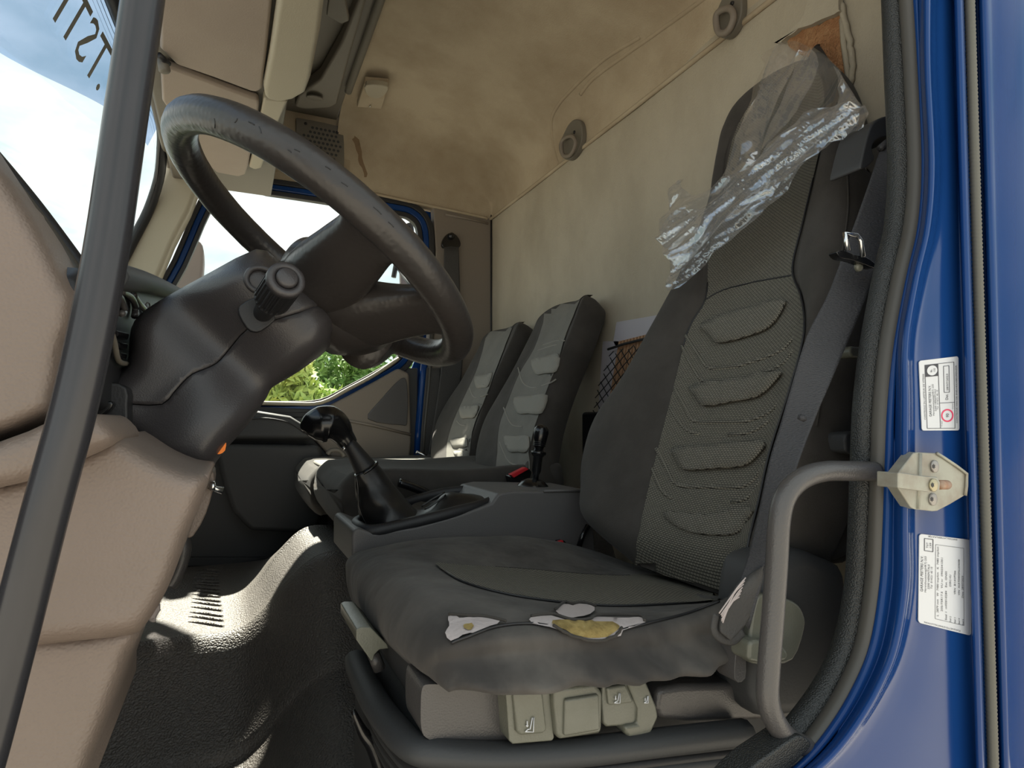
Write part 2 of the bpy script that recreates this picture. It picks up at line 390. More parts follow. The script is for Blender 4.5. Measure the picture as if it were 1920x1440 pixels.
# passenger door -------------------------------------------------
dr=thing('door_1','x','x',at((560,1060),'Y',2.62)); del dr['label']; del dr['category']; dr['kind']='structure'
def ringslab(outer,inner,y,dy,y2=None):
    n=len(outer); O=Yp(outer,y); I=Yp(inner,y2 if y2 else y); d=V((0,dy,0))
    vs=O+I+[p+d for p in I]+[p+d for p in O]; f=[]
    for k in range(4):
        for i in range(n): f.append((k*n+i,k*n+(i+1)%n,((k+1)%4)*n+(i+1)%n,((k+1)%4)*n+i))
    return vs,f
inn=sp2([(421,355),(500,364),(620,382),(735,402),(768,411),(783,435),(783,500),(776,570),(764,625),(745,668),(700,697),(650,724),(600,748),(545,752),(480,752),(380,752),(290,740),(300,600),(350,500)],4)
def offs(poly,d):
    n=len(poly); out=[]
    for i in range(n):
        a=V(poly[i-1]); b=V(poly[(i+1)%n]); t=(b-a).normalized(); out.append((poly[i][0]+t.y*d,poly[i][1]-t.x*d))
    return out
mk('window_seal',*ringslab(offs(inn,9),inn,2.60,.03),'black',parent=dr,bevel=.003)
mk('window_frame',*ringslab(offs(inn,21),offs(inn,9),2.605,.04),'paint',parent=dr,bevel=.006)
mk('outer_gasket',*ringslab(offs(inn,31),offs(inn,21),2.595,.05),'black',parent=dr,bevel=.004)
vs=Yp(inn,2.62); mk('pane',vs,[tuple(range(len(vs)))],'glass',parent=dr,smooth=False)
mk('sill_strip',*tube(Yp([(470,755),(545,757),(602,755),(652,730),(702,703),(748,672)],2.585),.008,8,sm=4),'cream',parent=dr)
mk('edge_strip',*tube(Yp([(800,640),(792,720),(785,800),(780,900)],2.60),.016,8),'paint',parent=dr)
mk('edge_gasket',*tube(Yp([(812,600),(804,720),(796,800),(790,900)],2.585),.010,8),'gasket',parent=dr)
mk('lower_panel',*slabY([(250,752),(605,768),(760,690),(784,690),(778,1075),(250,1075)],2.60,.05),'dark',parent=dr,bevel=.006)
mk('upper_trim',*slabY([(575,775),(606,766),(655,741),(705,714),(748,690),(768,700),(772,830),(768,868),(620,858),(585,820)],2.575,.04),'beltpillar',parent=dr,bevel=.012)
mk('pull_recess',*slabY(sp2([(752,710),(764,722),(764,790),(752,797),(690,786),(712,752)],3),2.568,.02),'seatgrey',parent=dr,bevel=.004)
mk('armrest_line',*tube(Yp([(648,788),(700,798),(770,815)],2.572),.006,8),'beltpillar',parent=dr)
mk('armrest',*slabY([(380,765),(470,768),(545,780),(585,805),(590,824),(380,824)],2.50,.10),'dark',parent=dr,bevel=.018)
mk('armrest_arch',*tube(Yp([(440,792),(490,784),(540,792),(572,812)],2.495),.003,8,sm=4),'black',parent=dr)
mk('door_pocket',*slabY([(400,832),(600,835),(620,900),(600,985),(560,1000),(470,996),(436,960),(420,915)],2.50,.10),'dark',parent=dr,bevel=.02)
mk('kick_strip',*slabY([(300,1045),(560,1045),(560,1062),(300,1062)],2.585,.04),'black',parent=dr,bevel=.003)
# near door pillar (driver side) --------------------------------
gask=[(1690,-420),(1695,-200),(1700,-60),(1711,120),(1719,300),(1712,420),(1690,520),(1668,640),(1655,760),(1650,880),(1646,1000),(1640,1100),(1622,1210),(1590,1290),(1545,1365),(1490,1430),(1400,1500)]
tex=[(1666,-420),(1671,-200),(1676,-60),(1683,120),(1690,300),(1684,420),(1664,510),(1640,640),(1626,760),(1621,880),(1617,1000),(1611,1100),(1592,1200),(1561,1275),(1515,1345),(1462,1405),(1380,1470)]
YN=.43
# cab inner side wall piece
def pillar():
    n=len(gask); ctrl=[]
    for i,(gx,gy) in enumerate(gask):
        yy=gy
        base=max(gx+26,0)
        def X_(x0,x1): # straight vertical columns lean slightly
            return x0+(x1-x0)*(gy+60)/1560
        flat0=X_(1742,1722) if gy<330 else lerp(1742-.0*gy,1700,smooth01((gy-330)/250))
        flat0=min(flat0, 1745); fl=min(flat0,gx+60) if gy>1100 else flat0
        fl=max(fl,gx+30)
        cols=[(gx+3,.475),(gx+12,.445),(lerp(gx,fl,.55),.440),(lerp(gx,fl,.85),.425),(fl,YN-.006),(fl+12,YN+.006),(lerp(fl,X_(1790,1832),.5),YN+.006),(X_(1786,1828),YN+.006),(X_(1792,1836),YN-.008),(X_(1800,1844),YN-.008),(X_(1806,1850),YN+.012),(X_(1832,1876),YN+.012),(X_(1840,1884),YN-.006),(X_(1862,1898),YN-.004),(X_(1900,1920),YN+.008),(X_(1960,1960),YN+.0),(X_(2200,2200),YN-.075)]
        ctrl.append([at((x,yy),'Y',y) for x,y in cols])
    vs,f,_,_=patch(ctrl,5,4); return vs,f
bp_=thing('door_pillar','glossy blue painted door pillar with pressed folds at the right of the photo','vehicle pillar',at((1750,1500),'Y',YN))
mk('pressed_panel',*pillar(),'paint',parent=bp_,solid=.004,soff=0)
mk('door_gasket',*tube(Yp(gask,.455),.0105,12,sm=6),'gasket',parent=bp_,label='smooth grey rubber gasket bead following the door opening')
vs,f=tube(Yp(tex,.475),.0165,12,sm=6,sx=.9); mk('grained_trim',vs,f,'gaskettex',parent=bp_,label='grained black edge trim inside the door gasket')
# ribbed seal
def ribbed():
    K=520; P=[at((lerp(1805,1864,k/(K-1)),lerp(-420,1500,k/(K-1))),'Y',YN-.004) for k in range(K)]
    n=8; vs=[]
    for i,p in enumerate(P):
        r=.0060 if i%2 else .0050
        for j in range(n):
            a=2*math.pi*j/n; vs.append(p+V((math.cos(a),math.sin(a),0))*r)
    return vs,grid_faces(K,n,True)
mk('ribbed_seal',*ribbed(),'ribbed',parent=bp_)
# body behind pillar (closes the cab shell)
mk('wall_left',*slab([V((.80,.52,-.1)),V((.80,.52,2.15)),V((XR+.05,.52,2.15)),V((XR+.05,.52,-.1))],(0,-.02,0)),'paint',struct=True)
# exterior roof so the headliner is closed from above
mk('roof',*boxm((-.35,.35,2.14),(XR+.1,2.7,2.18)),'paint',struct=True,bevel=.02)
# ================================================================ OVERHEAD
zV=at((495,175),'X',.085).z
def flatZ(px,z,dz,sm=0,bev=.01):
    if sm: px=sp2(px,sm)
    return slab([at(p,'Z',z) for p in px],(0,0,dz))
zv=1.66
sv=mk('sun_visor',*flatZ([(296,-160),(300,92),(309,100),(330,122),(400,146),(470,172),(483,174),(491,168),(500,100),(515,-40),(530,-160)],zv,.022),'visor',single=('large flat taupe sun visor folded up, nearer the camera above the windscreen','sun visor'),bevel=.008)
sv2=mk('sun_visor',*flatZ([(300,121),(309,124),(330,132),(400,158),(470,184),(484,188),(486,198),(484,214),(466,310),(460,328),(448,332),(405,324),(380,300),(345,240),(318,210),(304,190)],zv,.022),'visor',single=('small taupe sun visor beyond the large one, partly behind the steering wheel rim','sun visor'),bevel=.008)
clip=thing('visor_clip','small grey visor hinge clip in the notch between the two sun visors','clip',at((305,120),'Z',zv))
mk('clip_body',*lathe([(0,.011),(.03,.013),(.034,.010)],(.2,.1,-1),at((304,108),'Z',zv)),'greyshelf',parent=clip)
mk('clip_pin',*tube([at((298,103),'Z',zv-.01),at((316,120),'Z',zv-.01)],.007,10),'black',parent=clip)
sh=thing('overhead_shelf','cream and grey overhead storage shelf running across the cab behind the sun visors','shelf',V((.2,1.5,zv)))
mk('front_lip',*flatZ([(530,-160),(521,0),(505,110),(494,168),(497,186),(525,194),(551,188),(572,176),(582,150),(600,60),(612,-30),(640,-160)],zv-.02,.06),'cream',parent=sh,bevel=.012,label='cream shelf lip with a rounded end')
mk('fascia',*flatZ([(494,186),(488,215),(470,300),(466,314),(478,319),(490,316),(500,290),(520,236),(540,190)],zv+.0,.05),'cream',parent=sh,bevel=.008)
mk('front_board',*boxm((-.22,.5,zv+.025),(.12,2.56,zv+.06)),'greyshelf',parent=sh,bevel=.01)
mk('shelf_top',*boxm((.08,.5,2.06),(XH,2.58,2.075)),'greyshelf',parent=sh,bevel=.004)
rear=[(690,-10),(676,40),(655,110),(640,165),(632,196),(620,203),(570,206),(552,200),(560,180),(600,150),(640,80),(672,0),(690,-60),(710,-60)]
mk('shelf_side',*flatZ(rear,2.0,.05),'greyshelf',parent=sh,bevel=.01)
mk('shelf_divider',*flatZ([(640,-40),(655,40),(640,46),(612,30),(622,-40)],1.93,.02),'greyshelf',parent=sh,bevel=.004)
mk('round_cap',*lathe([(0,.028),(.004,.03),(.006,.026)],(0,.2,-1),at((590,182),'Z',1.995)),'greyshelf',parent=sh)
mk('rear_edge',*tube([V((XH,.5,2.05)),V((XH,2.3,2.045))],.014,8),'greyshelf',parent=sh)
mk('header_board',*boxm((-.24,.45,zv+.06),(.10,2.58,2.10)),'greyshelf',parent=sh,bevel=.01)
# speaker
yS=YF-.035
sk=thing('speaker_grille','square beige speaker grille set in the headliner above the passenger door','speaker',at((600,300),'Y',yS))
sp_out=[(563,222),(632,236),(643,244),(645,318),(636,326),(560,300),(556,292),(556,230)]
mk('grille_frame',*slabY(sp_out,yS,.05,3),'greyshelf',parent=sk,bevel=.008)
c0=[]; 
for i in range(9):
    for j in range(9):
        x=570+i*8+(4 if j%2 else 0); y=236+j*8.6+(x-570)*.2
        if (x-602)**2/38**2+(y-274)**2/40**2<1:
            p=at((x,y),'Y',yS-.002); c0.append(([p+V((.006*math.cos(a*math.pi/4),0,.006*math.sin(a*math.pi/4))) for a in range(8)],[tuple(range(8))]))
mk('grille_holes',*merge(*c0),'dark',parent=sk,smooth=False,stuff=True)
for p in ((573,232),(632,249),(626,307)): mk('screw',*lathe([(0,.006),(.003,.006),(.004,.004)],(0,-1,0),at(p,'Y',yS)),'black',parent=sk)
# lamp
zl=2.035
lm=thing('ceiling_lamp','small cream recessed courtesy lamp in the headliner','lamp',at((700,180),'Z',zl))
mk('lamp_frame',*flatZ([(683,157),(729,161),(716,205),(669,201)],zl-.002,.03),'headliner',parent=lm,bevel=.005)
mk('lens',*flatZ(sp2([(686,160),(727,163),(720,180),(704,185),(688,178)],3),zl-.010,.02),'cream',parent=lm,bevel=.004)
mk('switch',*lathe([(0,.004),(.006,.003)],(0,0,-1),at((694,198),'Z',zl-.005)),'chrome',parent=lm)
# coat hooks
def hook(c,s,label):
    t=thing('coat_hook',label,'coat hook',at(c,'X',XR-.02),'coat hooks on the headliner rear edge')
    def q(pts): return [(c[0]+x*s,c[1]+y*s) for x,y in pts]
    mk('recess_plate',*slab(Xp(sp2(q([(3,-38),(14,-36),(18,-20),(16,5),(5,28),(-8,38),(-22,30),(-26,10),(-18,-8),(-8,-28)]),3),XR-.022),(.02,0,0)),'greyshelf',parent=t,bevel=.004)
    mk('hook_loop',*tube(Xp(q([(-20,6),(-12,-4),(0,-6),(6,4),(2,20),(-6,30),(-17,28)]),XR-.038),.0065*s,8,closed=True,sm=5),'beltpillar',parent=t)
    mk('screw',*lathe([(0,.006),(.003,.005)],(-1,0,0),at((c[0]+4*s,c[1]-14*s),'X',XR-.023)),'black',parent=t)
hook((1073,262),1.0,'brown coat hook recessed in the headliner near the far corner')
hook((1368,24),1.25,'brown coat hook at the top of the photo, nearer the driver seat')
# stain streak
# torn hole in rear wall
tr=thing('torn_padding','torn hole in the rear wall cloth showing rusty brown felt, above the driver headrest','torn padding',at((1540,100),'X',XR))
def rough(pts,s,n=3):
    return [(x+random.uniform(-s,s),y+random.uniform(-s,s)) for x,y in sp2(pts,n)]
mk('felt',*slab(Xp(rough([(1478,78),(1500,58),(1540,46),(1578,28),(1584,50),(1592,90),(1596,130),(1588,142),(1560,128),(1520,108),(1490,98)],2),XR-.004),(-.004,0,0)),'felt',parent=tr,bevel=.002)
mk('cloth_flap',*slab(Xp(rough([(1464,82),(1490,58),(1518,30),(1530,-20),(1575,-20),(1582,20),(1575,30),(1540,44),(1505,58),(1484,72),(1474,84)],2),XR-.006),(-.014,0,0)),'rearcloth',parent=tr,bevel=.004,label='loose grey-brown flap of torn cloth')
mk('frayed_edge',*tube(Xp(rough([(1578,10),(1584,40),(1592,70),(1597,105),(1598,140),(1590,150)],2,4),XR-.008),.006,6),'rearcloth',parent=tr)
# ================================================================ draping cloth patches on a built surface
from mathutils.bvhtree import BVHTree
from mathutils.geometry import delaunay_2d_cdt
def bvh(vs,f): return BVHTree.FromPolygons([V(v) for v in vs],f)
def cast(T,p,lift):
    d=ray(*p).normalized(); h,n,i,_=T.ray_cast(CAM,d)
    if h is None:
        h,n,i,_=T.find_nearest(CAM+d*1.0)
        return None
    if n.dot(d)>0: n=-n
    return h+n*lift
def drape(poly,T,step,lift,jit=0):
    xs=[p[0] for p in poly]; ys=[p[1] for p in poly]
    def inside(x,y):
        c=False; j=len(poly)-1
        for i in range(len(poly)):
            xi,yi=poly[i]; xj,yj=poly[j]
            if (yi>y)!=(yj>y) and x<(xj-xi)*(y-yi)/(yj-yi)+xi: c=not c
            j=i
        return c
    pts=[V(p) for p in poly]; n=len(pts); y=min(ys)+step/2
    while y<max(ys):
        x=min(xs)+step/2
        while x<max(xs):
            if inside(x,y) and min((V((x,y))-q).length for q in pts[:n])>step*.45: pts.append(V((x,y)))
            x+=step
        y+=step
    r=delaunay_2d_cdt(pts,[],[list(range(n))],1,1e-4)
    vs=[];ok=[]
    for p in r[0]:
        h=cast(T,p,lift+(random.uniform(-jit,jit) if jit else 0)); ok.append(h is not None); vs.append(h if h is not None else V((0,0,0)))
    f=[tuple(q) for q in r[2] if all(ok[k] for k in q)]
    used=sorted({k for q in f for k in q}); mp_={k:i for i,k in enumerate(used)}
    return [vs[k] for k in used],[tuple(mp_[k] for k in q) for q in f]
def dline(pts,T,lift=.001,n=6,closed=False):
    P=[]
    for p in sp2(pts,n,closed):
        h=cast(T,p,lift)
        if h is not None: P.append(h)
    return P
def ridge(name,lines,T,r,m,parent,lift=.0,closed=False,**k):
    g=[]
    for ln in lines:
        P=dline(ln,T,lift,6,closed); seg=[]
        for p in P+[None]:
            if p is not None and (not seg or (p-seg[-1]).length<.022): seg.append(p)
            else:
                if len(seg)>3: g.append(tube(seg,r,6)); seg=[]
                seg=[p] if p is not None else []
    for q in g: mk(name,*q,m,parent=parent,**k)
# ================================================================ SEAT BACKS
def chain(px,X0,z0,k):
    c=[onp(p,(X0,0,z0),V((1,0,-k))) for p in px]; c=sorted((q.z,q.y) for q in c); return c
def seat_back(root,X0,z0,k,Lc,Rc,iL,iR,zs,T,b,topr=.05,mats=('velour','weave'),ylim=(0,9)):
    nn=V((-1,0,k)).normalized(); CL,CR,IL,IR=[chain(c,X0,z0,k) for c in (Lc,Rc,iL,iR)]
    ctrl=[]; N_=len(zs)
    for i,z in enumerate(zs):
        yl,yr=min(interp(CL,z),ylim[1]),max(interp(CR,z),ylim[0]); yil,yir=interp(IL,z),interp(IR,z)
        w=yl-yr; yil=min(yil,yl-.12*w); yir=max(yir,yr+.12*w)
        q=1; sh=0
        if i==0: q=.35; sh=-T*.35
        if i==N_-1: q=.35; sh=-T*.4
        if i==N_-2: q=.85; sh=-.012; yl,yr=yl-.08*w,yr+.08*w
        if i==N_-1: yl,yr=yl-.28*w,yr+.28*w
        def pt(y,o):
            o=o*q+sh; x=X0+k*(z-z0); p=V((x,y,z))+nn*o; return p
        bb=b*interp([(zs[0],.6),(zs[1],1),(lerp(zs[0],zs[-1],.5),.9),(zs[-1],.35)],z)
        yc=(yil+yir)/2
        ctrl.append([pt(yl-.1*w,-T),pt(yl-.01,-T*.85),pt(yl+.004,-T*.4),pt(yl-.004,bb*.35),pt(lerp(yl,yil,.35),bb),pt(lerp(yl,yil,.8),bb*.55),
                     pt(yil,.004),pt(lerp(yil,yc,.5),-.006),pt(yc,-.008),pt(lerp(yir,yc,.5),-.006),pt(yir,.004),
                     pt(lerp(yr,yir,.8),bb*.55),pt(lerp(yr,yir,.35),bb),pt(yr+.004,bb*.35),pt(yr-.004,-T*.4),pt(yr+.01,-T*.85),pt(yr+.1*w,-T),pt(yc,-T*1.05)])
    vs,f=loft(ctrl,5,4)
    mk('backrest',vs,f,mats[0],parent=root)
    return bvh(vs,f),nn
TH_=bvh(HV,HF)
mk('stain',*drape(rough([(666,255),(672,262),(677,285),(682,305),(688,326),(684,332),(678,315),(672,300),(668,280),(661,262)],1.5,2),TH_,6,.0012),'stain',parent=bpy.data.objects['ceiling'],stuff=True)
for P in ([(1200,70),(1150,100),(1120,122),(1075,165),(1047,197),(1034,227),(1038,275),(1047,308)],[(1400,-60),(1330,-10),(1250,48),(1160,112),(1110,150),(1088,178)]):
    q=dline(P,TH_,-.004)
    if len(q)>4: mk('moulded_fold',*tube(q,.0075,8),'headliner',parent=bpy.data.objects['ceiling'])
# ---------------------------------------------------------------- driver seat
ds=thing('driver_seat','large dark driver seat with torn cushion and plastic wrap over its headrest','seat',V((.45,.86,.0)))
dL=[(1482,100),(1465,116),(1430,148),(1385,190),(1356,250),(1344,330),(1336,390),(1302,490),(1262,560),(1238,602),(1183,700),(1120,790),(1095,870),(1096,960),(1120,1010),(1150,1040),(1190,1064)]
dR=[(1538,100),(1566,132),(1580,190),(1584,245),(1600,285),(1603,330),(1603,400),(1594,500),(1574,600),(1556,700),(1545,800),(1528,900),(1495,990),(1460,1060),(1435,1105)]
diL=[(1485,125),(1400,215),(1368,290),(1356,350),(1332,450),(1325,560),(1292,622),(1262,740),(1222,900),(1192,1062)]
diR=[(1540,120),(1548,250),(1530,330),(1510,420),(1489,500),(1508,560),(1512,610),(1485,730),(1447,850),(1422,960),(1385,1090)]
dz=[.555,.60,.66,.72,.80,.88,.96,1.04,1.12,1.20,1.27,1.33,1.40,1.47,1.53,1.565,1.585]
TB,nd=seat_back(ds,.70,.70,.42,dL,dR,diL,diR,dz,.11,.035)
ins=sp2([(1360,330),(1345,395),(1330,470),(1325,560),(1292,622),(1262,740),(1222,900),(1193,1058),(1250,1078),(1310,1092),(1375,1105),(1398,1040),(1422,960),(1447,850),(1485,730),(1511,625),(1507,560),(1489,505),(1508,420),(1528,335),(1545,250),(1545,150),(1500,118),(1440,160),(1385,235)],3)
mk('woven_insert',*drape(ins,TB,16,.0035),'weave',parent=ds,label='grey woven middle panel with moulded chevrons')
ridge('insert_seam',[[(1360,330),(1345,395),(1330,470),(1325,560),(1292,622),(1262,740),(1222,900),(1193,1058)],[(1385,1090),(1422,960),(1447,850),(1485,730),(1511,625),(1507,560),(1489,505),(1508,420),(1528,335)],[(1325,563),(1360,545),(1420,530),(1487,518)]],TB,.0016,'black',ds,.0035)
mk('side_seam',*tube(dline([(1583,275),(1590,380),(1578,480),(1560,600),(1545,700),(1530,800)],TB,.001),.0015,6),'velour',parent=ds)
for pts in ([(1322,610),(1407,581),(1474,566),(1477,580),(1450,617),(1407,635),(1353,647),(1335,630)],[(1302,727),(1390,714),(1468,700),(1465,715),(1430,747),(1380,757),(1327,765),(1310,745)],[(1268,845),(1350,838),(1441,832),(1425,862),(1400,878),(1350,882),(1290,884),(1276,864)],[(1245,962),(1330,968),(1415,952),(1400,990),(1370,1006),(1290,998)]):
    mk('moulded_pad',*drape(sp2(pts,3),TB,14,.0075),'padw',parent=ds,solid=.004,soff=-1)
ridge('chevron_ridge',[[(1287,630),(1308,662),(1330,690),(1370,690),(1403,683),(1470,657),(1507,613)],[(1280,650),(1312,708),(1340,716),(1405,708),(1470,684),(1500,640)],[(1267,730),(1285,762),(1303,790),(1355,793),(1407,790),(1455,767),(1487,713)],[(1258,765),(1300,812),(1400,814),(1447,790)],[(1232,842),(1252,878),(1273,910),(1335,914),(1397,913),(1425,890),(1440,865)],[(1225,880),(1262,935),(1392,940),(1430,900)]],TB,.0034,'padw',ds,.003)
# cushion
cr_=[[(680,1165,1.05),(690,1172,1.0),(705,1185,.95),(730,1210,.85),(755,1235,.77),(780,1255,.70),(800,1268,.66),(812,1275,.645),(826,1282,.635)],
[(662,1120,1.08),(664,1128,1.05),(672,1140,.97),(690,1160,.86),(715,1185,.78),(745,1213,.70),(778,1245,.645),(800,1262,.63),(826,1281,.625)],
[(656,1085,1.10),(657,1078,1.08),(665,1080,.98),(685,1100,.88),(720,1130,.79),(765,1160,.70),(812,1205,.625),(820,1240,.615),(835,1280,.62)],
[(662,1062,1.12),(664,1046,1.10),(690,1045,1.0),(720,1060,.90),(765,1090,.79),(820,1130,.69),(865,1190,.61),(868,1235,.60),(870,1280,.61)],
[(700,1050,1.14),(708,1028,1.12),(745,1032,1.0),(800,1055,.91),(850,1085,.80),(900,1125,.70),(940,1180,.605),(945,1225,.595),(945,1280,.61)],
[(800,1040,1.14),(806,1011,1.12),(840,1020,1.03),(890,1065,.93),(940,1095,.81),(985,1130,.70),(1020,1175,.605),(1025,1220,.59),(1025,1272,.61)],
[(900,1040,1.14),(903,1006,1.13),(940,1018,1.04),(1000,1072,.93),(1040,1105,.81),(1080,1137,.70),(1110,1173,.605),(1115,1218,.59),(1112,1265,.61)],
[(1000,1050,1.14),(1005,1010,1.13),(1050,1025,1.04),(1105,1076,.93),(1140,1105,.81),(1175,1138,.70),(1205,1166,.605),(1210,1212,.59),(1208,1258,.61)],
[(1090,1060,1.14),(1100,1030,1.13),(1150,1050,1.04),(1190,1078,.93),(1230,1100,.81),(1270,1132,.70),(1300,1150,.605),(1305,1195,.59),(1300,1247,.61)],
[(1150,1090,1.14),(1190,1065,1.12),(1230,1072,1.03),(1290,1088,.93),(1330,1105,.81),(1350,1125,.70),(1368,1122,.60),(1372,1175,.59),(1348,1238,.61)]]
cc=[[at((x,y),'Y',Y) for x,y,Y in r] for r in cr_]
vs,f=loft(cc,9,9)
# folds in the worn cloth along the near side
out=[]
for v in vs:
    v=V(v); s=smooth01((.66-v.y)/.05)*smooth01((v.z-.42)/.03)
    s*=smooth01((v.z-.455)/.03); w=math.sin((v.x*1.0+v.z*1.3)*135+3*noise.noise(v*9))*.5+noise.noise(v*22)
    v.y-= .008*w*s*smooth01((.56-v.z)/.03); v.z+=.003*noise.noise(v*11); out.append(v)
vs=out
mk('cushion',vs,f,'velourside',parent=ds)
TC=bvh(vs,f)
cins=sp2([(816,1060),(860,1062),(950,1067),(1060,1076),(1150,1082),(1210,1080),(1290,1090),(1362,1112),(1345,1128),(1250,1135),(1150,1138),(1050,1131),(950,1116),(865,1092)],3)
mk('cushion_insert',*drape(cins,TC,12,.003),'weave',parent=ds,label='woven grey cushion middle')
ridge('cushion_seam',[[(816,1060),(865,1092),(950,1116),(1050,1131),(1150,1138),(1250,1135),(1345,1128)],[(847,1207),(880,1195),(930,1178),(990,1172),(1040,1178)],[(1160,1184),(1210,1172),(1290,1152),(1350,1130)],[(816,1060),(950,1067),(1060,1076),(1150,1082),(1230,1078)]],TC,.0016,'black',ds,.002)
for i,pts in enumerate(([(842,1160),(852,1159),(860,1164),(877,1163),(900,1163),(938,1170),(920,1178),(900,1185),(886,1192),(877,1193),(860,1199),(847,1205),(837,1192),(843,1178),(841,1168)],[(1042,1147),(1057,1137),(1073,1140),(1090,1137),(1115,1143),(1107,1157),(1083,1163),(1067,1164),(1047,1157)],[(995,1163),(1033,1160),(1060,1168),(1100,1168),(1120,1162),(1160,1164),(1197,1162),(1208,1172),(1167,1185),(1160,1192),(1140,1197),(1110,1200),(1075,1194),(1030,1180),(997,1173)])):
    mk('torn_lining',*drape(rough(pts,1.0,2),TC,8,.0035,.0006),'lining',parent=ds,label='exposed white lining at a tear')
mk('foam_patch',*drape(rough([(1035,1171),(1067,1169),(1097,1171),(1147,1174),(1160,1181),(1147,1190),(1120,1197),(1080,1194),(1057,1188),(1037,1179)],.6,2),TC,6,.0048,.0012),'foam',parent=ds,label='yellow foam showing through the tear')
mk('foam_patch',*drape(sp2([(869,1180),(878,1176),(888,1180),(884,1187),(873,1187)],2),TC,5,.0048,.001),'foam',parent=ds,label='yellow foam showing through the tear')
ridge('torn_edge',[[(842,1159),(877,1162),(905,1163),(938,1170),(948,1173)],[(995,1163),(1033,1159),(1060,1167),(1080,1170),(1105,1168),(1122,1161),(1197,1161),(1208,1171)],[(1040,1150),(1057,1136),(1073,1139),(1092,1136),(1117,1143)],[(1035,1179),(1057,1190),(1085,1197),(1120,1200),(1150,1193),(1163,1182)]],TC,.0018,'velour',ds,.005)
# base housing
def part(name,px,y,dy,m,bev=.006,sm=0,par=None,**k): return mk(name,*slabY(px,y,dy,sm),m,parent=par or ds,bevel=bev,**k)
part('base_housing',[(796,1240),(1010,1240),(1440,1225),(1440,1275),(1240,1290),(1238,1352),(1130,1368),(955,1386),(830,1384),(800,1370)],.655,.36,'dark',.02)
part('front_corner_cover',sp2([(792,1290),(805,1283),(850,1284),(948,1284),(953,1290),(951,1380),(945,1392),(830,1390),(800,1384),(790,1365),(789,1320)],3),.622,.06,'seatgrey',.014,label='satin grey rounded corner cover')
part('rear_side_cover',[(1235,1292),(1280,1285),(1425,1281),(1500,1279),(1500,1352),(1425,1352),(1290,1356),(1238,1352),(1228,1330)],.60,.07,'seatgrey',.008)
part('side_rail',[(1160,1262),(1330,1238),(1425,1225),(1425,1282),(1240,1292),(1160,1292)],.64,.1,'seatgrey',.006)
def lever(lbl,body,y,dy,face=None,icon=None):
    o=part('lever',body,y,dy,'lever',.006,label=lbl)
    if face: mk('lever_face',*slabY(face,y-.004,.01),'lever',parent=o,bevel=.003)
    if icon:
        g=[tube(Yp([(icon[0]+a*icon[2],icon[1]+b*icon[2]) for a,b in seg],y-(.0055 if face else .001)),.0006,5) for seg in ([(0,0),(1,-.9),(1.8,-1),(2.6,-5.2),(3.2,-5.4),(3.0,.1),(0,0)],[(.7,-2),(.7,-4)],[(.3,-2.4),(.7,-1.9),(1.1,-2.4)])]
        mk('seat_symbol',*merge(*g),'white',parent=o)
    return o
lever('first olive lever with seat symbol, nearest the seat front',[(948,1288),(1022,1282),(1032,1300),(1040,1384),(1036,1390),(962,1396),(955,1390)],.598,.06,[(962,1300),(1018,1297),(1026,1370),(1018,1376),(976,1380),(968,1372)],(985,1372,5))
lever('second olive lever, plain and square',[(1040,1290),(1118,1282),(1131,1300),(1130,1372),(1124,1378),(1052,1388),(1045,1384),(1038,1320)],.59,.07,[(1060,1312),(1124,1302),(1126,1370),(1058,1382)])
lever('third olive lever, shorter with seat symbol',[(1130,1284),(1178,1278),(1197,1322),(1198,1352),(1192,1360),(1138,1364),(1132,1358),(1128,1310)],.595,.06,[(1138,1290),(1174,1284),(1190,1318),(1142,1324)],(1152,1318,3.4))
lever('fourth narrow olive lever hanging lowest',[(1176,1280),(1212,1276),(1232,1325),(1236,1345),(1222,1376),(1208,1384),(1180,1384),(1172,1376),(1172,1362),(1196,1358),(1198,1330)],.59,.05,None,(1208,1318,2.4))
part('slot',[(1029,1283),(1033,1283),(1035,1296),(1031,1297)],.592,.01,'black',.001)
o=part('front_lever',[(668,1180),(676,1176),(695,1176),(726,1208),(729,1216),(712,1218),(702,1228),(700,1238),(696,1240),(688,1228),(668,1200)],.78,.12,'lever',.006,label='olive pull lever under the cushion front')
mk('lever_stem',*tube(Yp([(700,1225),(712,1255)],.82),.008,8),'seatgrey',parent=o)
# bellows
def bell(px,y,k,r):
    P=Yp(px,y); return tube(P,r,10,sm=5)
bl=[[(668,1235,1.02),(672,1252,.95),(700,1310,.80),(735,1360,.70),(775,1400,.64),(830,1412,.62),(950,1418,.61),(1100,1408,.60),(1250,1390,.59),(1400,1372,.58)],
[(672,1262,1.02),(680,1285,.93),(712,1342,.79),(750,1392,.69),(800,1425,.63),(900,1440,.61),(1050,1434,.60),(1250,1412,.59),(1400,1392,.58)],
[(678,1290,1.02),(690,1312,.93),(720,1370,.79),(760,1418,.69),(810,1452,.63),(900,1462,.61),(1050,1458,.60),(1250,1434,.59),(1400,1412,.58)],
[(684,1318,1.02),(700,1345,.93),(732,1402,.79),(772,1446,.69),(820,1480,.63),(900,1486,.61),(1050,1482,.60),(1250,1456,.59),(1400,1432,.58)]]
mk('bellows_lip',*tube(Yp(bl[0],.6),.014,10,sm=5,sx=1.3),'dark',parent=ds)
for k in range(7):
    mk('bellows_fold',*tube(Yp([(x+4*k,y+22+15*k,Y-.004*k) for x,y,Y in bl[0]],.6),.0072,8,sm=5),'black' if k%2 else 'dark',parent=ds)
mk('bellows_core',*boxm((.20,.64,.02),(.85,1.10,.46)),'dark',parent=ds,bevel=.03)
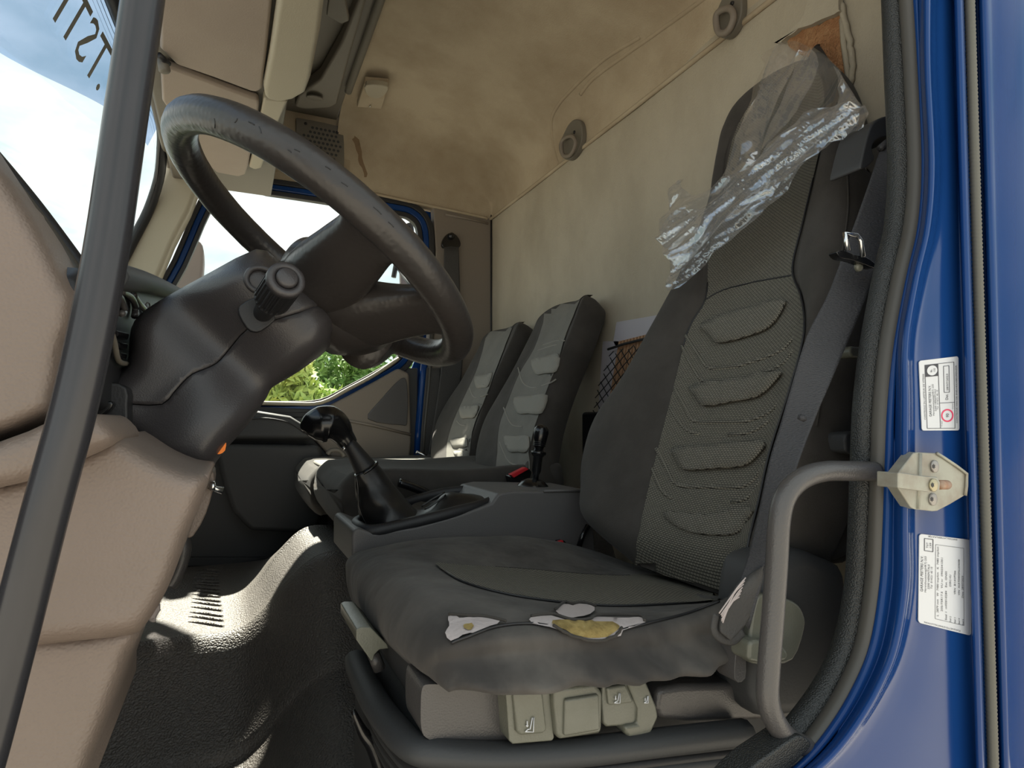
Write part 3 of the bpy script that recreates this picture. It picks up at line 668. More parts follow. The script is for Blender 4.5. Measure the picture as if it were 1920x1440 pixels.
# hinge cover, recliner knob panel
part('hinge_cover',sp2([(1480,1040),(1510,1032),(1560,1050),(1592,1075),(1596,1180),(1580,1290),(1530,1335),(1470,1350),(1425,1340),(1418,1230),(1425,1120),(1440,1060)],3),.56,.08,'dark',.02)
part('recliner_panel',sp2([(1420,1120),(1450,1118),(1490,1128),(1508,1150),(1510,1180),(1488,1238),(1440,1248),(1404,1240),(1405,1200)],3),.545,.03,'lever',.01,label='olive recliner handle panel')
part('recliner_handle',[(1405,1205),(1418,1200),(1470,1212),(1480,1225),(1476,1240),(1430,1246),(1404,1240)],.53,.03,'lever',.006,label='olive recliner handle')
part('hinge_bracket',sp2([(1422,1100),(1428,1104),(1412,1160),(1400,1220),(1398,1272),(1378,1274),(1382,1210),(1395,1150)],3),.555,.03,'seatgrey',.004)
part('back_side_shell',sp2([(1505,880),(1600,700),(1612,900),(1600,1040),(1510,1040),(1480,1000)],3),.60,.02,'velour',.01)
mk('rear_shell',*slabY(sp2([(1620,300),(1660,420),(1650,700),(1630,1000),(1560,1060),(1500,1000),(1530,880),(1575,700),(1605,500)],3),.66,.35),'velour',parent=ds,bevel=.03)
part('side_knob',sp2([(1596,650),(1610,650),(1640,652),(1640,668),(1598,670)],2),.56,.03,'lever',.004)
part('side_switch',sp2([(1586,815),(1600,810),(1640,812),(1640,850),(1592,850),(1586,840)],2),.56,.03,'dark',.004)
ridge('switch_groove',[[(1585,825),(1610,825)]],TB,.002,'black',ds)
# ---------------------------------------------------------------- clear plastic wrap
random.seed(3)
def sheet(poly,off,amp,freq,dirv,step=5,n2=0):
    T0=V((.70,0,.70))+nd*off
    def inside(x,y):
        c=False; j=len(poly)-1
        for i in range(len(poly)):
            xi,yi=poly[i]; xj,yj=poly[j]
            if (yi>y)!=(yj>y) and x<(xj-xi)*(y-yi)/(yj-yi)+xi: c=not c
            j=i
        return c
    pts=[V(p) for p in poly]; n=len(pts); y=min(p[1] for p in poly)
    while y<max(p[1] for p in poly):
        x=min(p[0] for p in poly)
        while x<max(p[0] for p in poly):
            if inside(x,y) and min((V((x,y))-q).length for q in pts[:n])>step*.5: pts.append(V((x+random.uniform(-1,1),y+random.uniform(-1,1))))
            x+=step
        y+=step
    r=delaunay_2d_cdt(pts,[],[list(range(n))],1,1e-4); vs=[]
    c,s=dirv
    for p in r[0]:
        a=(p.x*c+p.y*s)*.004; b=(-p.x*s+p.y*c)*freq
        w_=noise.noise(V((a*.8,b*.3,n2+3))); w=1-2*abs(noise.noise(V((a+w_,b+w_*1.5,n2))))+.5*(1-2*abs(noise.noise(V((a*2.2,b*1.9+w_*2,n2+5)))))+.6*noise.noise(V((p.x*.012,p.y*.012,n2)))
        P=onp((p.x,p.y),T0,V((1,0,-.42))); vs.append(P+nd*amp*w)
    return vs,[tuple(q) for q in r[2]]
pw=thing('plastic_wrap','crumpled clear plastic wrap bunched over the driver seat headrest','plastic wrap',onp((1440,400),(.70,0,.70),V((1,0,-.42))))
hood=sp2([(1455,100),(1480,86),(1510,90),(1552,108),(1590,150),(1612,190),(1634,222),(1600,250),(1540,250),(1480,300),(1430,350),(1380,390),(1345,400),(1350,350),(1385,290),(1402,235),(1420,170),(1445,135),(1440,118)],3)
mk('hood',*sheet(hood,.055,.018,.020,(-.62,.78),5,1),'plastic',parent=pw)
for q in ([(1462,92),(1482,90),(1500,110),(1470,190),(1425,290),(1385,350),(1352,372),(1385,290),(1405,220),(1440,150)],[(1505,100),(1535,105),(1545,130),(1520,190),(1470,255),(1440,290),(1470,210),(1490,150)],[(1575,135),(1600,170),(1622,215),(1600,235),(1570,225),(1585,190)]):
    mk('highlight_strip',*sheet(sp2(q,3),.068,.014,.05,(-.42,.90),4,11),'plastic2',parent=pw)  # extra whiter strips, standing in for highlight streaks on the hood
bun=rough([(1242,435),(1262,380),(1270,345),(1283,340),(1290,360),(1310,370),(1345,350),(1395,325),(1440,280),(1480,242),(1540,210),(1590,201),(1632,206),(1636,228),(1620,262),(1590,262),(1560,290),(1500,345),(1450,395),(1380,460),(1310,520),(1275,550),(1260,545),(1268,500),(1262,475),(1245,465)],2,3)
mk('bunched_edge',*sheet(bun,.075,.014,.045,(-.80,.60),3.2,2),'plastic2',parent=pw)
bun2=rough([(1250,440),(1275,400),(1330,395),(1400,340),(1450,290),(1500,250),(1560,225),(1625,218),(1600,255),(1540,290),(1450,370),(1350,450),(1290,500),(1265,500)],2,3)
mk('inner_fold',*sheet(bun2,.095,.014,.06,(-.80,.60),3.2,7),'plastic2',parent=pw)
# ---------------------------------------------------------------- driver belt
sb=thing('seat_belt','charcoal seat belt with metal tongue running down the near side of the driver seat','seat belt',at((1500,900),'Y',.52))
def strap(Lp,Rp,sm=5):
    l=spline([at((p[0],p[1]),'Y',p[2]) for p in Lp],sm); r=spline([at((p[0],p[1]),'Y',p[2]) for p in Rp],sm); n=len(l); vs=[]
    for a,b in zip(l,r):
        for t in (0,.08,.5,.92,1): vs.append(a.lerp(b,t))
    return vs,grid_faces(n,5)
mk('webbing',*strap([(1652,275,.56),(1620,370,.55),(1580,480,.545),(1550,557,.54),(1513,630,.54),(1483,727,.54),(1463,797,.54),(1443,863,.54),(1423,960,.54),(1398,1060,.545),(1360,1140,.55)],
 [(1690,275,.53),(1680,400,.525),(1640,513,.52),(1615,580,.515),(1587,647,.515),(1555,722,.51),(1533,773,.51),(1497,867,.51),(1468,960,.51),(1440,1050,.52),(1405,1180,.54)]),'webbing',parent=sb,solid=.0015)
mk('worn_end',*strap([(1398,1085,.545),(1372,1110,.54),(1352,1160,.54),(1350,1185,.54)],[(1432,1060,.52),(1425,1100,.53),(1402,1160,.54),(1368,1200,.54)]),'webdark',parent=sb,solid=.004)
for q in range(7):
    mk('frayed_thread',*tube(Yp([(1398-q*2,1083+q*6),(1385-q*2+random.uniform(-3,3),1100+q*5),(1368-q,1125+q*4+random.uniform(-3,3)),(1352+random.uniform(-4,4),1150+q*3)],.534),.0008,5,sm=4),'lining',parent=sb)
mk('end_loop',*tube(Yp([(1345,1152),(1340,1178),(1352,1195),(1375,1200),(1392,1185)],.545),.006,8,sm=5,sx=.4),'webdark',parent=sb)
tg=mk('tongue_plate',*slabY(sp2([(1569,472),(1582,469),(1600,476),(1625,482),(1643,496),(1640,502),(1618,494),(1598,487),(1578,483)],3),.505,.012),'gloss',parent=sb,bevel=.002)
mk('tongue_loop',*tube(Yp([(1590,470),(1584,438),(1606,441),(1614,452),(1618,482)],.50),.003,8,sm=1),'chrome',parent=tg)
mk('stop_button',*lathe([(0,.006),(.004,.006),(.006,.003)],(0,-1,0),at((1607,501),'Y',.515)),'lever',parent=sb)
mk('stop_button',*tube(Yp([(1500,782),(1508,785)],.508),.004,6),'webbing',parent=sb)
gd=thing('belt_guide','dark plastic belt guide loop high on the door pillar beside the headrest','belt guide',at((1650,300),'Y',.55))
mk('guide_housing',*slabY(sp2([(1700,212),(1665,216),(1642,226),(1630,245),(1618,290),(1615,318),(1640,300),(1636,278),(1645,262),(1668,255),(1700,252)],3),.56,.05),'dark',parent=gd,bevel=.01)
mk('guide_back',*slabY([(1620,300),(1640,250),(1700,245),(1700,700),(1665,640),(1640,500)],.66,.02),'greyshelf',parent=gd,bevel=.004)
mk('guide_slot',*tube(Yp([(1650,278),(1665,265),(1690,262)],.555),.005,8),'webbing',parent=gd)
# ================================================================ BENCH SEATS
def bench_seat(label,Lc,Rc,iL,iR,pads,chev,zs,yoff):
    t=thing('passenger_seat',label,'seat',V((.5,yoff,zT)),'passenger seats by the rear wall')
    T,n=seat_back(t,.97,1.17,.50,Lc,Rc,iL,iR,zs,.10,.008,mats=('velour','insert'),ylim=(1.3,1.95) if yoff<2 else (1.965,YF-.05))
    poly=sp2(iL+iR[::-1],3)
    mk('cloth_insert',*drape(poly,T,9,.004),'insert',parent=t,label='grey cloth middle panel')
    for p in pads: mk('moulded_pad',*drape(sp2(p,3),T,7,.0065),'pad',parent=t,solid=.002,soff=-1)
    ridge('chevron_ridge',chev,T,.0028,'pad',t,.003)
    return t
ms=bench_seat('middle passenger seat with tall grey backrest beside the bare rear wall',
 [(1062,545),(1015,590),(985,650),(960,700),(925,760),(903,800),(892,850),(896,900)],[(1108,524),(1092,575),(1068,640),(1042,700),(1017,770),(1004,830),(995,900)],
 [(1028,580),(1020,606),(1003,655),(975,702),(952,760),(938,800),(934,850),(936,890)],[(1094,540),(1082,580),(1064,625),(1046,680),(1022,740),(1004,800),(993,850),(988,890)],
 [[(999,677),(1025,670),(1050,665),(1043,697),(1025,702),(1007,703)],[(967,748),(1000,744),(1026,743),(1015,777),(995,777),(973,776)],[(947,821),(970,820),(995,820),(992,848),(975,849),(957,848)]],
 [[(973,690),(982,718),(1000,728),(1025,722),(1042,712)],[(1010,658),(1035,650),(1056,645)],[(946,765),(960,796),(978,801),(1006,800)],[(938,830),(952,862),(965,872),(990,874)],[(1020,648),(1045,640),(1060,640)]],
 [.62,.66,.72,.80,.88,.96,1.04,1.11,1.16,1.195,1.215],1.68)
ps=bench_seat('outer passenger seat beside the far door, mostly behind the middle seat',
 [(962,582),(920,605),(895,660),(862,720),(828,770),(812,810),(808,855),(814,900)],[(985,579),(970,620),(948,670),(928,715),(908,760),(897,810),(892,870),(892,900)],
 [(918,625),(906,660),(893,700),(872,745),(852,790),(840,830),(838,866),(840,880)],[(966,600),(955,630),(940,672),(924,712),(905,760),(887,810),(878,866),(878,880)],
 [[(892,708),(910,703),(925,700),(917,725),(905,728),(895,728)],[(865,765),(885,763),(900,762),(893,783),(880,785),(867,785)],[(847,826),(864,824),(878,823),(877,838),(865,840),(852,840)],[(853,848),(866,847),(878,847),(878,858),(866,859),(857,858)]],
 [[(882,728),(890,745),(905,744),(915,740)],[(858,790),(868,798),(888,796)]],
 [.60,.64,.72,.80,.88,.96,1.04,1.10,1.15,1.18,1.20],2.3)
def cushion(t,y0,y1,x0,x1,zt,lab=None):
    secs=[(x0,.10,-.005,.35),(x0+.006,.085,-.02,.8),(x0+.03,.12,-.006,1),(x0+.05,.145,-.002,1),(x0+.13,.16,0,1),(x0+.3,.15,-.008,1),(x0+.45,.14,-.002,1),(x1,.13,.0,1)]
    ctrl=[]
    for x,h,dzt,q in secs:
        yc=(y0+y1)/2; w=(y1-y0)/2; a=zt+dzt; zb=zt-.15 if q==1 else zt-.13; ztp=a if q==1 else lerp(zt-.07,a,q)
        if q<1: zb=lerp(zt-.07,zb,q)
        ctrl.append([V((x,yc-w*.96,zb)),V((x,yc-w,lerp(zb,ztp,.5))),V((x,yc-w*.97,ztp-.012)),V((x,yc-w*.85,ztp+.004)),V((x,yc-w*.55,ztp-.012)),V((x,yc,ztp-.016)),V((x,yc+w*.55,ztp-.012)),V((x,yc+w*.85,ztp+.004)),V((x,yc+w*.97,ztp-.012)),V((x,yc+w,lerp(zb,ztp,.5))),V((x,yc+w*.96,zb))])
    vs,f=loft(ctrl,5,4); mk('cushion',vs,f,'velour',parent=t); return bvh(vs,f)
T1=cushion(ms,1.46,1.97,.235,.82,.682)
T2=cushion(ps,1.99,2.50,.225,.82,.660)
mk('cushion_insert',*boxm((.28,2.08,.640),(.74,2.40,.656)),'pad',parent=ps,bevel=.008)
for t,y in ((ms,1.70),(ps,2.24)):
    mk('seat_support',*boxm((.34,y-.2,zT-.01),(.84,y+.2,.55)),'black',parent=t,bevel=.02)
# belt hanging on the far pillar, buckle parts
pb=thing('hanging_belt','dark passenger seat belt hanging from its anchor on the far door pillar','seat belt',at((845,870),'Y',YF-.02))
mk('anchor_plate',*slabY(sp2([(835,442),(846,436),(857,442),(864,456),(860,464),(846,462),(832,464),(829,455)],3),YF-.022,.02),'gloss',parent=pb,bevel=.003)
mk('anchor_bolt',*lathe([(0,.014),(.012,.014),(.016,.009)],(0,-1,0),at((846,443),'Y',YF-.022)),'gloss',parent=pb)
mk('webbing',*strap([(833,460,YF-.02),(830,600,YF-.03),(826,700,YF-.03),(800,870,YF-.04)],[(860,460,YF-.02),(864,600,YF-.03),(866,700,YF-.03),(840,870,YF-.04)]),'webdark',parent=pb,solid=.002)
mk('webbing_return',*strap([(800,690,YF-.012),(792,780,YF-.012),(784,900,YF-.012)],[(826,690,YF-.012),(822,780,YF-.012),(815,900,YF-.012)]),'webdark',parent=pb,solid=.002)
mk('floor_anchor',*tube(Yp([(780,852),(781,847),(800,855),(803,866)],2.45),.006,6),'chrome',parent=pb)
bk=thing('belt_buckle','belt buckle with red release button between the middle seat and the console','buckle',at((985,900),'Y',1.42))
mk('buckle_body',*slabY([(955,893),(990,876),(998,885),(992,905),(960,912)],1.42,.03),'gloss',parent=bk,bevel=.004)
mk('release_button',*slabY([(958,890),(986,876),(992,880),(964,896)],1.412,.02),'redbtn',parent=bk,bevel=.002)
bk2=thing('belt_buckle','small black buckle stalk between driver seat cushion and backrest','buckle',at((1080,1020),'Y',1.16))
mk('buckle_body',*slabY([(1048,1015),(1058,1013),(1068,1024),(1062,1032),(1050,1030)],1.16,.02),'gloss',parent=bk2,bevel=.003)
mk('release_button',*slabY([(1047,1016),(1056,1013),(1057,1018),(1049,1020)],1.155,.01),'redbtn',parent=bk2,bevel=.001)
mk('stalk',*tube(Yp([(1084,1030),(1092,1005),(1103,985)],1.16),.006,8),'gloss',parent=bk2)
# cargo net on the rear wall with slats and paper
nb=thing('wood_slat_mat','slatted brown wooden mat held against the rear wall by the net','mat',at((1190,760),'X',XR-.02))
for i in range(15):
    x=1160+i*6.0
    if i%1==0: mk('slat',*slab(Xp([(x,640-i*1.5),(x+3.6,639-i*1.5),(x-16,760),(x-19.6,760)],XR-.022),(.008,0,0)),'wood',parent=nb,smooth=False)
pp=mk('marbled_sheet',*slab(Xp([(1156,604),(1260,586),(1260,640),(1205,650),(1160,660),(1150,640)],XR-.012),(.006,0,0)),'paper',single=('pale marbled sheet behind the wooden slats on the rear wall','sheet'),smooth=False)
mk('marbled_sheet',*slab(Xp([(1130,640),(1160,640),(1150,755),(1120,790)],XR-.012),(.006,0,0)),'paper',single=('narrow pale sheet behind the net left of the wooden slats','sheet'),smooth=False)
nt_=thing('cargo_net','black cord cargo net stretched over the slats between the two seats','net',at((1170,760),'X',XR-.03))
mk('net_rim',*tube(Xp([(1140,655),(1170,645),(1230,630),(1260,622)],XR-.035),.004,6),'cord',parent=nt_)
g=[]
reg=[(1145,660),(1262,622),(1262,790),(1105,800),(1118,730)]
for k in range(-6,16):
    for dx,dy in ((1,-1.15),(1,1.9)):
        x0,y0_=1100+k*14,(700 if dy<0 else 640)
        P=[(x0+t*dx,y0_+t*dy) for t in range(-140,141,4)]; P=[p for p in P if inpoly(reg,*p)]
        if len(P)>1: g.append(tube(Xp([P[0],P[-1]],XR-.033 if dy>0 else XR-.036),.0015,5))
mk('net_cords',*merge(*g),'cord',parent=nt_)
mk('net_pocket',*boxm((XR-.03,1.0,.55),(XR-.005,1.75,.83)),'black',parent=nt_,bevel=.01)
# ================================================================ CONSOLE, GEAR LEVER
cn=thing('centre_console','grey plastic centre console between driver seat and middle seat','console',V((.6,1.28,zT)))
mk('console_body',*slabY([(660,1005),(663,994),(674,990),(700,1000),(780,988),(860,966),(922,944),(934,926),(960,921),(1108,922),(1120,1070),(660,1060)],1.18,.23),'console',parent=cn,bevel=.012)
mk('console_top',*slabY([(928,930),(960,918),(1100,918),(1100,925),(934,936)],1.21,.17),'console',parent=cn,bevel=.005)
mk('console_tray_edge',*tube(Yp([(1020,921),(1060,920),(1096,921)],1.178),.003,6),'console',parent=cn)
mk('bezel_ring',*tube([at((675,990),'Y',1.22),at((672,978),'Y',1.30),at((735,952),'Y',1.38),at((830,925),'Y',1.40),at((905,920),'Y',1.36),at((925,932),'Y',1.28),at((915,944),'Y',1.21),at((850,962),'Y',1.19),at((760,984),'Y',1.19),at((700,996),'Y',1.19)],.013,10,closed=True,sm=5,sx=.8),'black',parent=cn)
gl=thing('gear_lever','black gear lever with rounded knob, grey trigger and leather boot','gear lever',at((740,985),'Y',1.27))
def ringpx(l,r,depth,y,n=12,tilt=0):
    a=at(l,'Y',y); b=at(r,'Y',y); c=(a+b)/2; h=(b-a)/2; d=V((0,depth,0)); return [c+h*math.cos(2*math.pi*j/n)+d*math.sin(2*math.pi*j/n) for j in range(n)]
kp=Yp([(566,807),(571,804),(582,800),(600,796),(618,795),(633,803),(645,819),(655,834)],1.27)
mk('knob',*tube(kp,[r*1.32/1150 for r in (3,14,24,31.5,32,25.5,18,15.5)],20,sm=5,sx=.9),'gloss',parent=gl)
mk('shaft',*loft([ringpx((643,838),(663,821),.019,1.27),ringpx((655,863),(682,843),.021,1.27),ringpx((668,892),(704,867),.024,1.27)],4,3),'black',parent=gl)
mk('trigger',*tube(Yp([(614,852),(620,845),(634,844),(642,850),(645,856)],1.26),.0045,8,sm=3),'greyshelf',parent=gl)
mk('pin',*tube(Yp([(643,838),(648,844)],1.245),.003,6),'chrome',parent=gl)
bo=[ringpx((666,892),(706,866),.026,1.27),ringpx((667,915),(722,888),.032,1.275),ringpx((671,945),(742,915),.05,1.28),ringpx((678,972),(768,945),.065,1.28),ringpx((686,992),(800,970),.075,1.28)]
vs,f=loft(bo,5,4); vs=[V(v)+V((.004,.004,0))*noise.noise(V(v)*30)*2 for v in vs]
mk('boot',vs,f,'boot',parent=gl)
mk('boot_seam',*tube(Yp([(668,893),(671,915),(672,945),(682,975),(692,990)],1.245),.002,6,sm=3),'gloss',parent=gl)
mk('boot_collar',*tube([p for p in ringpx((667,893),(706,867),.027,1.27,16)],.0035,6,closed=True),'gloss',parent=gl)
fo=[[(765,975,1.22),(800,968,1.21),(850,956,1.20),(900,945,1.20),(922,938,1.22)],[(768,955,1.26),(802,955,1.25),(835,930,1.24),(880,928,1.23),(918,934,1.25)],[(775,945,1.30),(806,952,1.29),(836,924,1.28),(875,926,1.28),(915,929,1.28)],[(790,940,1.34),(815,942,1.34),(850,928,1.34),(880,925,1.34),(908,924,1.34)]]
vs,f,_,_=patch([[at((x,y),'Y',Y) for x,y,Y in r] for r in fo],5,5); mk('boot_fold',vs,f,'boot',parent=gl)
for ln in ([(790,950),(812,935),(834,923)],[(796,955),(815,944),(836,928)],[(808,956),(830,945),(852,932)]): mk('fold_piping',*tube(Yp(ln,1.24),.0018,6,sm=3),'gloss',parent=gl)
mk('floor_hoop',*tube(Yp([(748,905),(770,912),(800,925),(812,940)],1.42),.010,8,sm=4),'gloss',parent=gl)
# park brake valve
pv=thing('brake_valve_lever','small black hand valve lever with a domed grip at the rear of the console','hand lever',at((1000,920),'Y',1.30))
yb=1.30; c_=at((1000,925),'Y',yb)
ax=(at((1012,815),'Y',yb)-at((1000,915),'Y',yb)).normalized()
mk('dome_base',*lathe([(0,.040),(.012,.038),(.024,.026),(.030,.010)],(0,0,1),at((998,921),'Y',yb)),'gloss',parent=pv)
mk('base_ring',*tube([at((998,921),'Y',yb)+V((math.cos(a*math.pi/10)*.041,math.sin(a*math.pi/10)*.041,.004)) for a in range(20)],.004,8,closed=True),'chrome',parent=pv)
b0=at((1003,905),'Y',yb)
mk('stem',*lathe([(0,.007),(.02,.008),(.028,.011),(.060,.011),(.064,.015),(.068,.018),(.073,.018),(.075,.011),(.084,.011)],ax,b0),'gloss',parent=pv)
mk('grip',*lathe([(.084,.012),(.092,.014),(.095,.015),(.105,.0165),(.118,.0185),(.128,.017),(.136,.010),(.138,.003)],ax,b0),'gloss',parent=pv)
for h in (.086,.090,.094): mk('grip_ring',*lathe([(h,.0155),(h+.002,.0155)],ax,b0),'gloss',parent=pv)
# ================================================================ STEERING
WC=V((.113,.883,1.037)); tl=.625
u=V((-math.cos(tl),0,math.sin(tl))); vv=V((0,1,0)); nw=V((math.sin(tl),0,math.cos(tl)))
def wp(a,b,n): return WC+u*a+vv*b+nw*n
sw=thing('steering_wheel','thick dark worn leather steering wheel','steering wheel',WC-nw*.08)
K=96; vs,f=tube([wp(.225*math.cos(2*math.pi*i/K),.225*math.sin(2*math.pi*i/K),0) for i in range(K)],.0215,16,closed=True)
vs=[V(v)+V((1,1,1))*.0004*noise.noise(V(v)*60) for v in vs]
mk('rim',vs,f,'leather',parent=sw)
hb=[]
for n_,s,da in [(-.105,.55,-.01),(-.085,.80,-.008),(-.055,1,-.004),(-.03,1,0),(-.012,.9,0),(-.003,.6,0)]:
    hb.append([wp((.060 if math.cos(t)>0 else .120)*s*(abs(math.cos(t))**.75)*(1 if math.cos(t)>0 else -1)-.022+da,.088*s*(abs(math.sin(t))**.75)*(1 if math.sin(t)>0 else -1),n_) for t in [2*math.pi*j/18 for j in range(18)]])
vs,f=loft(hb,5,4); mk('hub',vs,f,'leather',parent=sw)
def spoke(phi,a0,b0,w0,w1):
    a1,b1=.218*math.cos(phi),.218*math.sin(phi); ctrl=[]
    dx,dy=(a1-a0),(b1-b0); l=math.hypot(dx,dy); px,py=-dy/l,dx/l
    for t,w,h,n_ in [(0,w0,.045,-.055),(.3,w0,.036,-.045),(.6,w0*.85,.026,-.024),(.85,w1*1.1,.020,-.006),(1.0,w1*1.5,.017,0)]:
        a,b=a0+dx*t,b0+dy*t
        ctrl.append([wp(a+px*w*abs(math.cos(q))**.7*(1 if math.cos(q)>0 else -1),b+py*w*abs(math.cos(q))**.7*(1 if math.cos(q)>0 else -1),n_+h*abs(math.sin(q))**.8*(1 if math.sin(q)>0 else -1)) for q in [2*math.pi*j/12 for j in range(12)]])
    return loft(ctrl,5,3)
for sg in (1,-1):
    for (ph,a0,b0,w0,w1) in ((math.radians(100),-.022,.03,.052,.036),(math.radians(139),-.07,.03,.052,.040)):
        vs,f=spoke(ph*sg,a0-(.055 if sg>0 else 0),b0*sg,w0*(.6 if sg>0 else 1),w1*(.7 if sg>0 else 1)); mk('spoke',vs,f,'leather',parent=sw)
mk('hub_seam',*tube([wp(.050*math.cos(t)-.035,.070*math.sin(t),-.006) for t in [2*math.pi*j/40 for j in range(40)]],.0012,6,closed=True),'black',parent=sw)
# scuffs on the rim
TR=bvh(*tube([wp(.225*math.cos(2*math.pi*i/K),.225*math.sin(2*math.pi*i/K),0) for i in range(K)],.0215,16,closed=True))
sc_=[]
for a,b in [((445,222),(440,230)),((402,222),(403,240)),((466,228),(477,234)),((486,238),(490,250)),((540,281),(546,286)),((552,280),(562,285)),((610,312),(620,318)),((640,342),(652,350)),((700,388),(715,402)),((728,416),(738,426))]:
    P=dline([a,((a[0]+b[0])/2+1,(a[1]+b[1])/2),b],TR,.0002,3)
    if len(P)>2: mk('scuff_mark',*tube(P,.0006,5),'black',parent=sw)
st=thing('steering_column','charcoal plastic steering column shroud with adjuster recess','steering column',at((380,880),'Y',.88))
up_=[(188,724),(215,702),(236,682),(242,650),(246,615),(262,590),(300,565),(395,512),(478,468),(500,475),(540,508),(575,532),(604,557),(630,592),(600,560),(545,560),(500,585),(462,617),(440,640),(420,665),(405,680),(385,690),(360,700),(342,716),(325,735),(303,757),(260,757),(200,752)]
upper=sp2([(188,726),(215,702),(238,682),(242,650),(246,615),(262,590),(300,563),(395,510),(480,467),(515,482),(560,515),(604,550),(615,565),(560,585),(500,603),(462,617),(440,640),(420,665),(405,680),(385,690),(360,700),(342,716),(325,735),(303,757),(250,757),(196,750)],2)
lower=sp2([(463,619),(500,605),(560,587),(612,567),(628,586),(634,598),(624,640),(600,668),(555,698),(514,722),(500,745),(470,790),(430,835),(402,870),(384,884),(352,886),(300,866),(245,830),(215,806),(190,775),(196,752),(250,759),(304,759),(326,737),(343,718),(361,702),(386,692),(406,682),(421,667),(441,642)],2)
outl=sp2([(188,726),(215,702),(238,682),(242,650),(246,615),(262,590),(300,563),(395,510),(480,467),(515,482),(560,515),(604,550),(628,586),(634,598),(624,640),(600,668),(555,698),(514,722),(500,745),(470,790),(430,835),(402,870),(384,884),(352,886),(300,866),(245,830),(215,806),(190,775)],2)
def swell(p):
    s=((p[0]-300)*260+(p[1]-800)*-260)/(260*260*2)  # 0 low on the column, 1 near the hub
    t=((p[0]-300)*260+(p[1]-800)*260)/(260*260*2)   # across: positive towards the seat side
    a=.034*smooth01((s-.50)/.38); g=-.016*math.exp(-((s-.50)/.13)**2)
    low=.020*math.exp(-((s-.10)/.28)**2)*smooth01((t+.15)/.3)
    return a+g+low
mk('upper_shroud',*pillow(upper,outl,.825,.12,.035,45,swell),'column',parent=st)
mk('lower_shroud',*pillow(lower,outl,.825,.12,.035,45,swell),'column',parent=st)
mk('column_core',*slabY([(250,680),(300,620),(480,500),(590,570),(590,640),(490,710),(390,850),(300,840),(220,760)],.875,.06),'black',parent=st,bevel=.01)
mk('base_block',*slabY(sp2([(180,722),(205,716),(238,726),(240,760),(238,800),(215,812),(180,780)],2),.79,.12),'black',parent=st,bevel=.012)
mk('base_bracket',*slabY(sp2([(176,768),(196,752),(215,756),(200,775),(186,782)],2),.775,.02),'gloss',parent=st,bevel=.003)
stk=mk('stalk_recess',*slabY(sp2([(450,573),(475,558),(500,556),(515,590),(514,602),(490,620),(475,622),(462,614),(448,590)],2),.793,.01),'black',parent=st,bevel=.002)
mk('key_recess_rim',*tube(Yp([(462,520),(470,506),(487,502),(505,508),(512,520),(500,540),(480,545),(466,535)],.790),.0035,8,closed=True,sm=4),'column',parent=st)
sk_=thing('control_stalk','ribbed black twist stalk with end button on the steering column','control stalk',at((480,600),'Y',.81))
A_=at((482,603),'Y',.822); B_=at((538,522),'Y',.700); axs=(B_-A_).normalized(); Ls=(B_-A_).length
mk('stalk_arm',*lathe([(0,.009),(Ls*.25,.0115),(Ls*.40,.013),(Ls*.50,.018),(Ls*.56,.0195)],axs,A_),'black',parent=sk_)
def fluted(h0,h1,r,nf=22):
    a=V((0,0,1)); u_=(a-axs*a.dot(axs)).normalized(); w_=axs.cross(u_); n=nf*4; vs=[]
    for h in (h0,h0+.003,h1-.003,h1):
        for j in range(n):
            t=2*math.pi*j/n; rr=r-(.0016 if (j%4 in (2,3) and h not in (h0,h1)) else 0)
            vs.append(A_+axs*h+(u_*math.cos(t)+w_*math.sin(t))*rr)
    return vs,grid_faces(4,n,True)+[tuple(range(n)),tuple(3*n+j for j in range(n))]
mk('ribbed_grip',*fluted(Ls*.56,Ls*.93,.0205),'black',parent=sk_,smooth=False)
mk('end_cap',*lathe([(Ls*.93,.0205),(Ls*.985,.0205),(Ls,.018),(Ls,.0125),(Ls*.985,.0125)],axs,A_,32),'column',parent=sk_)
mk('end_button',*lathe([(Ls*.97,.0115),(Ls*1.02,.0115),(Ls*1.035,.0095)],axs,A_,28),'column',parent=sk_)
mk('paper_tag',*slabY(rough([(400,835),(406,840),(420,832),(424,828),(422,845),(412,851),(404,850)],.5,2),.83,.002),'orange',single=('small torn orange tag on the underside of the steering column','tag'),smooth=False)
# ================================================================ DASHBOARD
db=thing('dashboard','taupe moulded dashboard end panel at the left, below the windscreen','dashboard',at((150,1400),'Y',.7))
def dp(name,px,y,dy,m='taupe',bev=.02,sm=2,pil=0,**k):
    if pil: q=sp2(px,sm); return mk(name,*pillow(q,q,y,dy,pil*.6,32,None,12),m,parent=db,**k)
    return mk(name,*slabY(sp2(px,sm) if sm else px,y,dy),m,parent=db,bevel=bev,seg=5,**k)
dp('upper_cowl',[(-160,160),(0,316),(20,342),(60,402),(98,472),(125,530),(140,560),(132,620),(122,642),(112,700),(100,760),(84,780),(0,816),(-160,860)],.58,.10,pil=.045)
dp('cowl_lip',[(60,400),(96,452),(128,508),(152,545),(160,600),(150,640),(128,640),(118,600),(100,520)],.66,.10,'greyshelf',bev=.01)
dp('vent_slot',[(117,580),(128,576),(134,600),(130,628),(120,628)],.652,.01,'black',bev=.003)
dp('ledge',[(-160,858),(0,828),(90,792),(130,778),(172,776),(196,790),(216,816),(205,836),(150,862),(90,892),(10,912),(-160,950)],.565,.14,pil=.03)
dp('knee_panel',[(-160,900),(10,898),(110,862),(205,818),(225,818),(262,840),(300,862),(350,882),(382,888),(390,900),(374,950),(350,1005),(325,1078),(300,1130),(272,1172),(246,1190),(160,1200),(70,1210),(-160,1240)],.60,.38,pil=.05)
dp('lower_panel',[(-160,1190),(70,1190),(160,1185),(262,1172),(240,1230),(215,1300),(190,1370),(165,1440),(130,1540),(-160,1540)],.63,.3,pil=.04)
